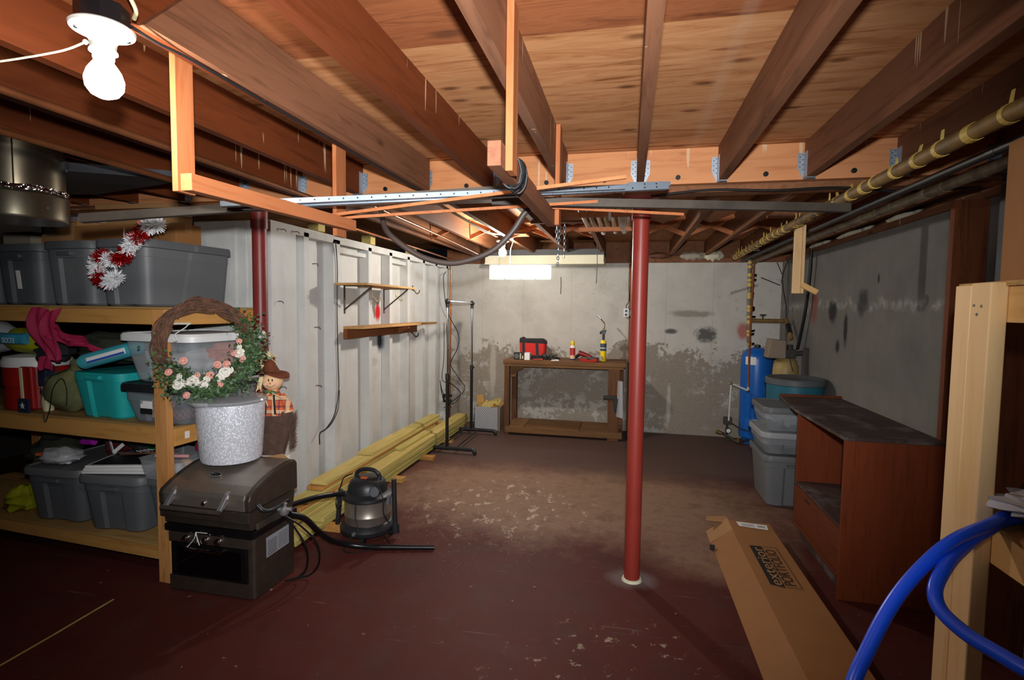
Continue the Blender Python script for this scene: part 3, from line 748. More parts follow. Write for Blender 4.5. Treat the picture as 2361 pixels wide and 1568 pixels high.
# fluorescent tubes / pipes stored between joists on cleats behind the beam
for i, (y, x0, x1) in enumerate(((3.32, -.36, .02), (3.95, -.375, .02))):
    one('rack_cleat', ('near' if i == 0 else 'far')+' wooden cleat under the stored tubes left of the red post', 'cleat', MB().box((x0, y, 2.115), (x1, y+.04, 2.145)), 'frame wood light y')
names = ['stored_tube']*7
tube_lab = ['leftmost', 'second from left', 'third from left', 'fourth from left', 'fifth from left', 'sixth from left', 'rightmost']
for i in range(7):
    x = -.31+i*.048; y1 = (4.25, 4.05, 4.35, 4.15, 4.30, 4.10, 4.2)[i]
    t = thing('stored_tube', 'pale tube stored on the ceiling cleats, '+tube_lab[i]+' of seven', 'tube', (x, 3.10, 2.165), group='pale tubes stored overhead behind the beam')
    part('tube_body', MB().cyl((0, 0, 0), (0, y1-3.1, 0), .0185, 14), 'fluorescent glass' if i % 2 == 0 else 'cream cord', t, smooth=True)
    part('end_cap', MB().cyl((0, y1-3.1, 0), (0, y1-3.07, 0), .0195, 14), 'galvanised steel' if i % 2 else 'fluorescent glass', t, smooth=True)
for i in range(5): pass
wh = MB()
for i in range(6): wh.tube([(-.08+i*.009, 3.3, 2.135), (-.075+i*.008, 3.7, 2.13), (-.055+i*.004, 4.05, 2.11)], .0025, 5)
one('wire_hanger_bundle', 'bundle of thin white wires among the stored ceiling tubes', 'wire bundle', wh, 'white plastic')
one('tag', 'small white tag hooked over the near ceiling cleat', 'tag', MB().box((-.135, 3.31, 2.095), (-.118, 3.365, 2.155)), 'white paper')
# boxed duct at the back wall
t = thing('boxed_duct', 'cream boxed duct under the joists along the back wall, above the window', 'duct', (-1.0, 6.35, 2.08))
part('lower_box', MB().box((-.72, -.12, 0), (.705, .3, .095)), 'cream board', t, bev=.004)
part('upper_flange', MB().box((-.72, -.10, .095), (.705, .3, .165)), 'grey board', t)
part('trim_lip', MB().box((-.72, -.135, -.012), (.71, -.11, .004)), 'cream board', t)
# rolled insulation & clutter on the sill
r3 = random.Random(11)
for i, (x, y, z, sx, sz, m_, lb_) in enumerate(((-.75, 6.86, 2.22, .16, .05, 'insulation', 'grey insulation scrap stuffed in the joist bay above the window'), (.75, 6.80, 2.20, .13, .05, 'insulation', 'pale insulation scrap on the sill right of the red post'),
        (.98, 6.8, 2.20, .10, .06, 'cream board', 'pale board piece on the sill above the pipes'), (.35, 6.82, 2.21, .12, .04, 'brown paper', 'brown paper wad on the sill right beside the red post'))):
    m = MB(); m.ball((0, 0, 0), 1, 12, 8)
    m.v = [(a*sx*(1+.25*sin(7*b+i)), b*.05, c*sz*(1+.3*sin(9*a+i))) for a, b, c in m.v]
    one('sill_scrap', lb_, 'scrap', m, m_, loc=(x, y-.03, z), smooth=True)
# copper and water pipes
def pipe(label, pts, r, mat='dull copper', name='water_pipe', cat='pipe', seg=3, smooth=True, rings=None):
    t = None
    return one(name, label, cat, MB().tube(pts, r, 12, smooth, seg=seg), mat, smooth=True)
pipe('copper pipe high left, running just under the joists past the near lamp', [(-1.80, .3, 2.165), (-1.80, 2.85, 2.165)], .0135, smooth=False)
pipe('copper pipe high left, lowest and leftmost, ending behind the rack frame', [(-2.13, .3, 2.135), (-2.14, 2.85, 2.135)], .0135, smooth=False)
pipe('copper pipe crossing sideways above the cardboard boxes', [(-3.4, 2.62, 2.10), (-1.75, 2.75, 2.12)], .0135, smooth=False)
pipe('copper pipe along the top of the white wall', [(-2.20, 3.15, 2.185), (-2.24, 5.0, 2.18), (-2.285, 6.6, 2.17)], .0115, 'copper')
pipe('copper pipe under the joists right of the white wall', [(-1.62, 3.12, 2.19), (-1.70, 5.0, 2.185), (-1.80, 6.7, 2.18)], .0115, 'copper')
pipe('vertical copper pipe in the corner behind the clothes rack', [(-2.285, 6.62, 2.17), (-2.295, 6.62, 1.2), (-2.30, 6.62, .02)], .012, 'copper')
# insulated pipes on the right
def lagged(label, pts, r, mat, tapes, tmat, flags=False, name='insulated_pipe', group=None):
    P_ = [Vector(p) for p in pts]; base = P_[0]
    t = thing(name, label, 'pipe', tuple(base), group=group)
    part('pipe_body', MB().tube([p-base for p in P_], r, 14, len(P_) > 2, seg=3), mat, t, smooth=True)
    tm = MB(); rr = random.Random(len(label)); Ls = [(P_[i+1]-P_[i]).length for i in range(len(P_)-1)]; tot = sum(Ls)
    for k in range(tapes):
        d = tot*(k+.5+rr.uniform(-.3, .3))/tapes; i = 0
        while d > Ls[i] and i < len(Ls)-1: d -= Ls[i]; i += 1
        ax = (P_[i+1]-P_[i]).normalized(); c = P_[i]+ax*d-base; wv = rr.uniform(.008, .02)
        tm.cyl(c-ax*wv, c+ax*wv, r*1.1, 14)
        if flags and rr.random() < .75:
            up_ = Vector((0, 0, 1)) if abs(ax.z) < .8 else Vector((1, 0, 0)); fh = rr.uniform(.02, .05); tilt = rr.uniform(-.015, .015)
            f0 = c+up_*r; tm.add([f0-ax*wv, f0+ax*wv, f0+ax*(wv*.8+tilt)+up_*fh, f0-ax*(wv*.7-tilt)+up_*fh, f0-ax*wv+Vector((-.002, 0, 0)), f0+ax*wv+Vector((-.002, 0, 0)), f0+ax*(wv*.8+tilt)+up_*fh+Vector((-.002, 0, 0)), f0-ax*(wv*.7-tilt)+up_*fh+Vector((-.002, 0, 0))], [(0, 1, 2, 3), (7, 6, 5, 4), (0, 4, 5, 1), (1, 5, 6, 2), (2, 6, 7, 3), (3, 7, 4, 0)])
    part('tape_wrap', tm, tmat, t, 'shreds of yellow tape', kind='stuff'); return t
lagged('upper yellow-taped insulated pipe running along the right joists', [(1.05, 1.0, 2.115), (1.05, 2.5, 2.12), (1.065, 4.4, 2.125), (1.13, 6.25, 2.13)], .027, 'pipe lagging', 34, 'lagging tape', True)
lagged('lower dark insulated pipe running along the right joists', [(1.335, .9, 2.10), (1.335, 2.9, 2.10), (1.33, 5.0, 2.10), (1.36, 6.35, 2.10)], .024, 'dark pipe lagging', 26, 'dark pipe lagging')
lagged('thin black pipe between the two insulated pipes on the right', [(1.18, .9, 2.09), (1.185, 3.4, 2.09), (1.20, 6.2, 2.095)], .016, 'black rubber', 6, 'black rubber')
lagged('vertical taped pipe dropping to the blue pressure tank', [(1.30, 6.30, 2.13), (1.305, 6.30, 1.8), (1.315, 6.30, 1.30), (1.33, 6.30, 1.16)], .022, 'dark pipe lagging', 14, 'lagging tape', True)
one('cable_hook', 'grey junction block under the joist over the pipes', 'block', MB().cbox((1.34, 6.2, 2.22), (.05, .03, .045)), 'galvanised steel')
# hanging light pine post at right
t = thing('hanging_post', 'pale pine board hanging before the right corner, small block at its foot', 'board', (1.132, 3.97, 1.67))
part('board', MB().box((-.03, 0, 0), (.03, .04, .52)), 'fresh pine z', t, bev=.002)
part('side_batten', MB().box((.012, -.018, 0), (.0295, 0, .52)), 'fresh pine z', t)
part('foot_block', MB().bar((.012, -.035, .058), (.105, -.045, .005), .04, .035), 'fresh pine y', t, bev=.002)
one('joist_blocking', 'dark blocking board between joists carrying the hanging pine board', 'board', MB().box((.92, 3.968, 2.19), (1.287, 4.012, 2.25)), 'far joist wood')
# ductwork at the left
t = thing('round_duct', 'shiny round metal duct hanging at the far left behind the near lamp', 'duct', (-2.62, 1.80, 1.90))
part('duct_body', MB().lathe([(.175, .10), (.175, .46)], 40), 'duct metal', t, smooth=True)
part('crimped_collar', MB().lathe([(.182, 0), (.186, .01), (.186, .10), (.190, .105), (.176, .12)], 40), 'duct metal', t, smooth=True)
rf = random.Random(4)
for k, (zz, hh) in enumerate(((.40, .045), (.105, .03), (.05, .03))):
    fo = MB(); rg = []
    for q in range(5):
        rg.append([((.180+rf.uniform(-.004, .007))*cos(2*pi*j/48), (.180+rf.uniform(-.004, .007))*sin(2*pi*j/48), zz+hh*(q-2)/2+rf.uniform(-.004, .004)) for j in range(48)])
    fo.loft(rg, False, False); part('foil_tape', fo, 'crinkled foil', t, 'crinkled silver foil tape')
part('seam', MB().cyl((.145, -.10, .02), (.145, -.10, .45), .003, 6).cyl((.115, -.135, .02), (.115, -.135, .45), .003, 6), 'duct metal', t)
t = thing('flat_duct', 'flat dark sheet metal duct under the joists at the far left', 'duct', (-2.75, 1.9, 2.16))
part('duct_panel', MB().prism([(-1.0, -1.2), (.18, -1.2), (.18, .10), (.60, .35), (-.2, .55), (-1.0, .45)], 'Z', 0, .04), 'dirty duct', t)
part('folded_seam', MB().bar((-.4, -1.2, -.004), (.18, .09, -.004), .012, .01), 'dirty duct', t)

# ---------------------------------------------------------------- lumber shelf unit on the left
SA = math.atan2(-.068, .9977)
def SH(x, y, z=0): return (-2.514+.9977*x+.068*y, 2.366-.068*x+.9977*y, z)
t = thing('shelf_unit', 'shelf unit of rough lumber against the left, three decks of storage', 'shelf', SH(0, 0), SA)
for x, lbl in ((0, 'front'), (-1.98, 'front')):
    part('leg', MB().box((x, -.006, 0), (x+.085, .034, 1.515)), 'shelf lumber z', t, bev=.002)
for x in (0.0, -1.98): part('leg', MB().box((x, .60, 0), (x+.085, .64, 1.515)), 'shelf lumber z', t, bev=.002)
for z0, z1, nm in ((.10, .178, 'bottom'), (.76, .858, 'middle'), (1.43, 1.515, 'top')):
    part('front_rail', MB().box((-2.3, .036, z0), (-.001 if nm != 'top' else -.001, .072, z1)), 'shelf lumber x', t, bev=.003)
    part('back_rail', MB().box((-2.3, .562, z0), (.04, .598, z1)), 'shelf lumber x', t)
    part('end_rail', MB().box((.05, .036, z0), (.088, .66, z1)), 'shelf lumber y', t, bev=.003)
    part('deck', MB().box((-2.3, .03, z1+.001), (.09, .66, z1+.013)), 'plywood deck', t)
part('barcode_label', MB().box((.0885, .10, .79), (.0895, .13, .83)), 'white paper', t)
part('hook', MB().tube([(.20, .045, 1.44), (.20, .02, 1.42), (.20, -.02, 1.40), (.205, -.045, 1.385), (.215, -.045, 1.36), (.2, -.045, 1.35), (.19, -.045, 1.365)], .003, 6).box((.088, .04, 1.435), (.205, .05, 1.445)), 'porcelain', t, smooth=True)

DZ = {'t': 1.530, 'm': .873, 'b': .193}
def tote(label, x, y, lev, w=.34, d=.50, h=.34, mat='grey tote', lid='grey lid', lw=.06, rz=0, group=None, strips=True, name='storage_tote', z=None, loc=None, rib=True, lidh=.028, tray=None):
    if loc is None: loc = SH(x, y, DZ[lev] if z is None else z); rz = SA+rz
    t = thing(name, label, 'tote', loc, rz, group)
    nt = (w*.42, .014); rings = [rrect(w*.94, d*.94, .045, 0, n=5, notch=nt), rrect(w, d, .05, .012, n=5, notch=nt)]
    for k in (1, .96): pass
    rings += [rrect(w+lw*.75, d+lw*.75, .055, h-.07, notch=nt), rrect(w+lw*.8, d+lw*.8, .055, h-.068, notch=(w*.42, .002)), rrect(w+lw*.86, d+lw*.86, .055, h-.02, notch=(w*.42, .001))]
    part('body', MB().loft(rings), mat, t, smooth=30)
    if lid:
        L = [rrect(w+lw*1.05, d+lw*1.05, .06, h-.02), rrect(w+lw*1.4, d+lw*1.4, .065, h-.016), rrect(w+lw*1.4, d+lw*1.4, .065, h+lidh*.5), rrect(w+lw*1.2, d+lw*1.2, .06, h+lidh), rrect(w+lw*.9, d+lw*.9, .05, h+lidh), rrect(w+lw*.8, d+lw*.8, .05, h+lidh-.008)]
        part('lid', MB().loft(L), lid, t, smooth=30)
    if strips:
        wv = (w+lw*.8)
        for s_ in (-1, 1):
            part('handle', MB().cbox((0, s_*((d+lw*.8)/2+.008), h-.045), (.11, .022, .022)), 'dark grey tote' if 'grey' in mat else mat, t, bev=.003)
    return t
G1 = 'grey totes on the top deck'
tote('grey lidded tote on the top deck, rightmost, garland hanging on it', -.265, .33, 't', .33, .56, .345, lw=.05, group=G1)
tote('grey lidded tote on the top deck, second from the right', -.69, .34, 't', .33, .56, .345, lw=.05, group=G1)
tb = tote('grey lidded tote on the top deck with a torn white sticker', -1.10, .33, 't', .33, .56, .335, 'dark grey tote', lw=.05, group=G1)
part('sticker', MB().cbox((.02, -.298, .15), (.035, .002, .11), (.09, 0, .0)), 'white paper', tb, 'torn white sticker')
tote('dark grey tote on the top deck, leftmost, cut by the picture edge', -1.52, .34, 't', .33, .56, .335, 'dark grey tote', group=G1)
tote('plain pale strip side panel', -9, 0, 't') if False else None
# middle deck
tote('teal plastic tote on the middle deck between camouflage bag and clear boxes', -.485, .24, 'm', .32, .36, .29, 'teal tote', None, .08, strips=True, name='teal_tote')
ct = tote('smoky clear box with dark lid on the middle deck, under the white-lidded box', -.045, .30, 'm', .37, .50, .20, 'smoky tote', 'black plastic', .08, name='clear_storage_box', strips=False)
part('product_label', MB().cbox((-.05, -.275, .11), (.085, .002, .05)), 'white paper', ct); part('product_label', MB().cbox((-.05, -.277, .075), (.085, .002, .03)), 'label black', ct)
cu = tote('clear box with white lid on the middle deck, stacked on the smoky box', -.02, .30, 'm', .42, .46, .25, 'clear tote', 'white plastic', .09, name='clear_storage_box', z=.873+.232, strips=False)
def crumple(name, label, cat, mat, loc, dims, rz=0, seed=1, n=22, amp=.18, freq=2.2, top=True, group=None, kind=None):
    """a soft crumpled body"""
    rr = random.Random(seed); ph = [rr.uniform(0, 6.28) for _ in range(9)]; m = MB(); m.ball((0, 0, 0), 1, n, n//2+2)
    out = []
    for a, b, c in m.v:
        k = 1+amp*(sin(freq*3*a+ph[0])*cos(freq*2*b+ph[1])+.6*sin(freq*5*c+ph[2]+2*a)+.45*sin(freq*7*b+ph[3]+3*c))
        z = c*k
        out.append((a*k*dims[0]/2, b*k*dims[1]/2, (z+1)*dims[2]/2 if z > -1 else 0))
    m.v = out
    if name is None: return m
    return one(name, label, cat, m, mat, loc=loc, rz=rz, smooth=60, group=group, kind=kind)
crumple('crumpled_fabric', 'crumpled white fabric inside the upper clear box', 'fabric', 'rag white', SH(-.05, .28, .873+.240), (.36, .38, .16), SA, 3)
crumple('decoration', 'orange and brown decoration seen inside the upper clear box', 'decoration', 'orange print', SH(.09, .36, .873+.28), (.14, .14, .17), SA, 5, amp=.25)
crumple('decoration', 'pinkish bundle inside the smoky box', 'decoration', 'rose pink', SH(-.15, .16, .873+.016), (.14, .14, .12), SA, 6)
crumple('decoration', 'dark bundle inside the smoky box at its right end', 'decoration', 'old fabric dark', SH(.02, .36, .873+.016), (.2, .3, .14), SA, 7)
g = one('gingham_cloth', 'red gingham cloth inside the smoky box', 'cloth', MB().cbox((0, 0, .04), (.12, .16, .06)), 'red gingham', loc=SH(.04, .14, .873+.016), rz=SA, bev=.01)
# camo drawstring bag
t = thing('drawstring_bag', 'olive drawstring bag slumped on the middle deck beside the teal tote', 'bag', SH(-.86, .15, DZ['m']-.002), SA)
bb = crumple(None, '', '', '', None, (.37, .22, .27), 0, 12, 26, .07, 1.6); part('body', bb, 'olive cloth', t, smooth=60)
part('neck', MB().tube([(.05, 0, .235), (.075, .0, .285), (.085, .0, .305)], .035, 12, r_end=.05), 'olive cloth', t, smooth=True)
part('drawstring', MB().tube([(.06, -.05, .27), (-.03, -.10, .22), (-.06, -.125, .10), (-.045, -.128, .02), (-.04, -.125, -.04), (-.02, -.125, -.02), (.0, -.12, .04), (.03, -.118, .16), (.06, -.09, .22), (.10, -.09, .16), (.11, -.10, .06)], .003, 6), 'black rubber', t, smooth=True)
# cooler and things at far left
t = thing('drink_cooler', 'red drink cooler with white lid at the left of the middle deck', 'cooler', SH(-1.22, .20, DZ['m']), SA)
part('body', MB().lathe([(.155, 0), (.165, .01), (.168, .13), (.160, .135), (.160, .145), (.170, .15), (.172, .27)], 36), 'cooler red', t, smooth=True)
part('lid', MB().lathe([(.178, .27), (.180, .30), (.165, .33), (.08, .345)], 36), 'white plastic', t, smooth=True)
t = thing('flag_tote_bag', 'folded bunting with cream stripe and navy star patch, hanging before the red cooler', 'bag', SH(-1.06, .045, DZ['m']), SA)
part('red_panel', MB().cbox((0, 0, .15), (.10, .03, .26), (.03, 0, .02)), 'cooler red', t, bev=.008)
part('cream_stripe', MB().cbox((-.03, -.018, .18), (.024, .006, .19), (.03, 0, .02)), 'cream cloth', t, bev=.002)
nv = part('navy_patch', MB().cbox((-.008, -.022, .043), (.095, .012, .085)), 'navy cloth', t, bev=.003)
st = MB(); pts = []
for k in range(10):
    a = pi/2+k*pi/5; r_ = .022 if k % 2 == 0 else .009; pts.append((r_*cos(a)-.012, r_*sin(a)+.043))
part('star', st.prism(pts, 'Y', -.0300, -.0285), 'white paper', nv)
t = thing('flag_tote_bag', 'second folded bunting, navy top over cream cloth, between cooler and olive bag', 'bag', SH(-.985, .10, DZ['m']), SA)
part('cream_panel', MB().cbox((0, 0, .08), (.04, .05, .16)), 'cream cloth', t, bev=.008)
part('navy_panel', MB().cbox((.0, -.002, .225), (.07, .06, .13)), 'navy cloth', t, bev=.01)
t = thing('detergent_bag', 'yellow green pouch with blue ECOS label lying on the red cooler', 'pouch', SH(-1.16, .14, 1.222), SA)
part('pouch', crumple(None, '', '', '', None, (.34, .22, .17), 0, 21, 24, .06, 1.4), 'yellow green', t, smooth=60)
part('blue_label', MB().tube([(-.13, -.10, .10), (0, -.118, .10), (.11, -.10, .10)], .035, 8, seg=4), 'sky blue label', t, smooth=True)
tx = text_mb('ECOS', .045); tx.xf(Matrix.Translation((.04, -.155, .095)) @ Euler((pi/2, 0, pi*0)).to_matrix().to_4x4() @ Euler((0, 0, pi)).to_matrix().to_4x4()); part('lettering', tx, 'white paper', t)
crumple('plastic_jug', 'frosted plastic jug lying beside the yellow pouch, at the picture edge', 'jug', 'clear plastic bag', SH(-1.40, .10, 1.222), (.2, .2, .2), SA, 4, amp=.04)
crumple('dark_jacket', 'dark camouflage jacket heaped over the teal tote', 'jacket', 'dark camo', SH(-.62, .30, 1.17), (.62, .40, .20), SA, 9, 28, .14)
crumple('dark_hood', 'black cloth bunch hanging left of the magenta shirt', 'cloth', 'old fabric dark', SH(-1.0, .16, 1.175), (.22, .18, .17), SA, 10)
# magenta garment draped over the rail
def drape():
    t = thing('magenta_shirt', 'magenta shirt hanging over the top rail and spilling onto the dark jacket', 'shirt', SH(-.80, .0, 1.2), SA)
    def sheet(P, nu, nv, fn, name):
        m = MB(); V = []
        for j in range(nv):
            for i in range(nu): V.append(fn(i/(nu-1), j/(nv-1)))
        off = [(x, y+.006, z) for x, y, z in V]; n = len(V); F = []
        for j in range(nv-1):
            for i in range(nu-1):
                a = j*nu+i; F += [(a, a+1, a+nu+1, a+nu), (n+a, n+a+nu, n+a+nu+1, n+a+1)]
        for i in range(nu-1): F += [(i, n+i, n+i+1, i+1), ((nv-1)*nu+i, (nv-1)*nu+i+1, n+(nv-1)*nu+i+1, n+(nv-1)*nu+i)]
        for j in range(nv-1): F += [(j*nu, (j+1)*nu, n+(j+1)*nu, n+j*nu), (j*nu+nu-1, n+j*nu+nu-1, n+(j+1)*nu+nu-1, (j+1)*nu+nu-1)]
        m.add(V+off, F); part(name, m, 'magenta cloth', t, smooth=True)
    def hang(u, v):
        x = -.10+.20*u*(1-.35*v)+.04*v; z = .305-.30*v; y = -.012-.03*sin(v*5)-.014*sin(u*11+v*4)-.008*sin(u*23); return (x, y, z+.012*sin(u*7))
    sheet(t, 26, 18, hang, 'body')
    def sleeve(u, v):
        x = .0+.42*u; z = .19-.10*u+.09*v*(1-u*.75)-.05; y = -.02+.08*u-.018*sin(u*17+v*3)-.012*sin(v*9+u*5); return (x, y, z+.01*sin(u*14))
    sheet(t, 30, 10, sleeve, 'sleeve')
    def tail(u, v):
        x = -.035+.085*u; z = .015-.07*v; return (x, -.03-.01*sin(u*9+v*3), z+.02*sin(u*3.1))
    sheet(t, 12, 8, tail, 'tail')
drape()
t = thing('packaged_towel', 'rolled teal and white striped towel in wrap, lying tilted on the teal tote', 'towel', SH(-.39, .05, 1.215), SA)
d_ = Vector((.28, .10, .085))
part('roll', MB().tube([(-.16, -.02, -.01), (-.13, -.02, .0), (.12, .04, .07), (.15, .05, .078)], .043, 16, seg=5), 'towel teal', t, smooth=True)
part('white_band', MB().bar((-.10, -.058, .0), (.13, -.01, .065), .008, .035), 'white paper', t, bev=.003)
part('blue_band', MB().bar((-.09, -.063, -.008), (.13, -.015, .055), .006, .012), 'blue print', t, bev=.002)
part('pink_tip', MB().ball((-.178, -.02, -.012), .022, 10, 7), 'magenta cloth', t, smooth=True)
# lower deck
G2 = 'grey totes on the bottom deck'
tote('grey lidded tote on the bottom deck, leftmost, bag of bulbs on its lid', -.93, .33, 'b', .36, .50, .315, 'dark grey tote', 'grey lid', .07, rz=.10, group=G2)
tote('grey lidded tote on the bottom deck, middle, white picture frames on its lid', -.46, .32, 'b', .36, .48, .315, 'dark grey tote', 'grey lid', .07, rz=.12, group=G2)
tote('grey lidded tote on the bottom deck, rightmost, partly behind the shelf leg', -.075, .36, 'b', .27, .42, .315, 'dark grey tote', 'grey lid', .07, rz=.0, group=G2)
zt = .193+.315+.029
for i in range(3):
    t = thing('picture_frame', 'white framed canvas, %s of three stacked on the middle bottom tote' % ('lowest', 'middle one', 'topmost')[i], 'picture frame', SH(-.48+.014*i, .22, zt+.019*i), SA+.30+.03*i, group='stacked white frames')
    part('frame', MB().box((-.19, -.14, 0), (.19, .14, .017)), 'white plastic', t, bev=.002)
    if i == 2: part('dark_picture', MB().box((-.172, -.122, .0172), (.172, .122, .0182)), 'label black', t)
t = thing('photo_book', 'dark book with white script leaning on the white frames', 'book', SH(-.36, .25, zt+.062), SA-.15, None, )
part('cover', MB().cbox((0, 0, .03), (.26, .20, .012), (-.18, -.16, 0)), 'brown paper', t, bev=.002)
t2 = MB(); 
for i in range(4): t2.tube([(-.04+.0, .01-.022*i, .045+.002*i), (.0, .018-.022*i, .046), (.05, .01-.022*i, .052)], .002, 5)
part('script_lines', t2, 'white paper', t)
t = thing('plastic_bag', 'clear plastic bag of pale bulbs lying on the leftmost bottom tote', 'bag', SH(-.96, .15, zt), SA)
part('bag', crumple(None, '', '', '', None, (.26, .18, .10), 0, 31, 24, .12), 'clear plastic bag', t, smooth=60)
part('contents', crumple(None, '', '', '', None, (.20, .13, .075), 0, 33, 20, .2, 3.5), 'rag white', t, smooth=60)
part('twist_neck', MB().cyl((-.12, -.03, .05), (-.16, -.04, .05), .012, 10), 'orange print', t, smooth=True)
one('ribbon_spool', 'shiny purple ribbon spool on the bottom deck totes', 'ribbon', MB().cyl((-.05, 0, .022), (.05, 0, .03), .022, 16), 'purple ribbon', loc=SH(-1.0, .34, zt+.06), rz=SA, smooth=True)
crumple('holly_print_bag', 'dark gift bag with white dots on the bottom deck', 'gift bag', 'old fabric dark', SH(-.62, .42, zt+.03), (.24, .16, .20), SA, 41)
sg = thing('gift_ribbon', 'white ribbon bow strap across the dark gift bag', 'ribbon', SH(-.66, .28, zt+.05), SA)
part('strap', MB().bar((-.09, .0, .14), (.0, -.03, .015), .004, .025), 'white paper', sg); part('strap', MB().bar((.0, -.03, .015), (.06, -.01, .07), .004, .022), 'white paper', sg)
crumple('green_tinsel_heap', 'heap of green tinsel behind the white frames', 'tinsel', 'green tinsel', SH(-.46, .42, zt+.06), (.20, .15, .14), SA, 43, 26, .25, 4)
crumple('red_gift_box', 'dark red bundle beside the purple ribbon', 'bundle', 'maroon paper', SH(-.82, .40, zt+.0), (.16, .14, .15), SA, 44)
t = thing('clear_storage_box', 'small clear box of dolls on the rightmost bottom tote', 'box', SH(-.08, .22, zt), SA)
part('box', MB().loft([rrect(.26, .26, .02, 0), rrect(.30, .30, .025, .115), rrect(.31, .31, .025, .12)]), 'clear tote', t, smooth=30)
for i, (x, y, m_) in enumerate(((-.08, -.06, 'rose pink'), (.02, -.04, 'rag white'), (-.02, .05, 'burlap face'), (.08, .04, 'rose pink'))):
    part('doll', MB().ball((x, y, .045), .035, 12, 8, (1.1, 1, 1)), m_, t, smooth=True)
one('toothbrush_pack', 'pink and white striped tube on top of the small clear box', 'package', MB().cyl((-.09, -.03, .01), (.09, .02, .01), .010, 10), 'cord pink', loc=SH(-.05, .14, zt+.122), rz=SA, smooth=True)
t = tote('small blue tote with magenta lid at the end of the bottom deck', .01, .40, 'b', .17, .14, .13, 'blue print', 'magenta cloth', .04, strips=False, name='blue_tote', z=.193+.315+.03)
crumple('green_bag', 'green plastic bag at the far left of the bottom deck', 'bag', 'yellow green', SH(-1.32, .16, .193), (.2, .2, .16), SA, 47)
crumple('clear_film_roll', 'frosted sheet bundle at the far left below the middle deck', 'bundle', 'dark camo', SH(-1.32, .36, .42), (.3, .3, .22), SA, 48)
# on top of the totes
def carton(label, loc, dims, rz, mat='cardboard', tape=True, flap=False, group=None, rot=None):
    t = thing('cardboard_box', label, 'box', loc, rz, group, rot); a, b, c = dims
    part('carton', MB().box((-a/2, -b/2, 0), (a/2, b/2, c)), mat, t, bev=.003)
    if tape: part('tape', MB().box((-a/2-.0008, -.025, c*.6), (a/2+.0008, .025, c+.0008)), 'cardboard light', t)
    return t
zt2 = 1.530+.345+.030
c1 = carton('long cardboard box lying across the totes, right end showing, under the steel angle', SH(-.52, .34, zt2), (.80, .18, .12), SA+.02+.0, 'cardboard')
c2 = carton('cardboard box with white label standing on the long box under the ceiling pipe', SH(-.66, .50, zt2+.005+.12), (.62, .13, .16), SA+.10, 'cardboard light')
part('address_label', MB().cbox((-.25, -.0665, .07), (.05, .002, .055)), 'white paper', c2)
c3 = carton('open cardboard box with torn white flap at the left of the cartons', SH(-1.08, .36, zt2), (.30, .20, .16), SA+.06, 'cardboard light')
part('torn_flap', MB().prism([(-.13, .07), (-.10, .14), (-.02, .075)], 'Y', -.106, -.102), 'white paper', c3)
part('box_flap', MB().bar((-.15, -.13, .165), (.15, -.13, .150), .07, .004), 'cardboard', c3)
carton('mauve panelled box behind the open cardboard box', SH(-1.32, .50, zt2), (.30, .12, .27), SA, 'lavender board', False)
carton('pale box on the leftmost totes under the round duct', SH(-1.72, .50, zt2), (.28, .18, .13), SA, 'cardboard pale', False)
carton('dark maroon box under the round duct', SH(-1.45, .56, zt2), (.22, .12, .12), SA, 'maroon paper', False)

# tinsel candy cane garland hung on the right tote
def garland():
    t = thing('tinsel_candy_cane', 'red and white tinsel candy cane hanging on the right grey tote', 'decoration', SH(-.13, -.045, 1.66), SA)
    ax = [(.25, .30), (.16, .285), (.10, .24), (.04, .19), (-.02, .13), (-.10, .12), (-.15, .14), (-.20, .10), (-.19, .03), (-.12, .0), (-.06, .03)]
    pts = catmull([Vector((a, 0, b)) for a, b in ax], 6)
    cols = ['tinsel white', 'tinsel red', 'tinsel white', 'tinsel red', 'tinsel white', 'tinsel red', 'tinsel white']
    n = len(pts); rr = random.Random(9); nseg = 9
    for s_ in range(nseg):
        m = MB()
        for q in range(620):
            i = (s_+rr.random())/nseg*(n-1); a = pts[int(i)]; b = pts[min(int(i)+1, n-1)]; c = a.lerp(b, i-int(i))
            d = Vector((rr.gauss(0, 1), rr.gauss(0, 1), rr.gauss(0, 1))).normalized(); L = rr.uniform(.030, .052)
            sd = d.cross(Vector((rr.gauss(0, 1), rr.gauss(0, 1), rr.gauss(0, 1)))).normalized()*.0034
            m.add([c-sd, c+sd, c+d*L+sd*.5, c+d*L-sd*.5], [(0, 1, 2, 3)])
        part('tinsel_band', m, 'tinsel red' if s_ % 2 else 'tinsel white', t, 'red tinsel' if s_ % 2 else 'white tinsel')
    part('hanging_cord', MB().tube([(.02, .0, .19), (-.01, .01, .25), (-.02, .02, .29)], .004, 6), 'cord pink', t)
garland()

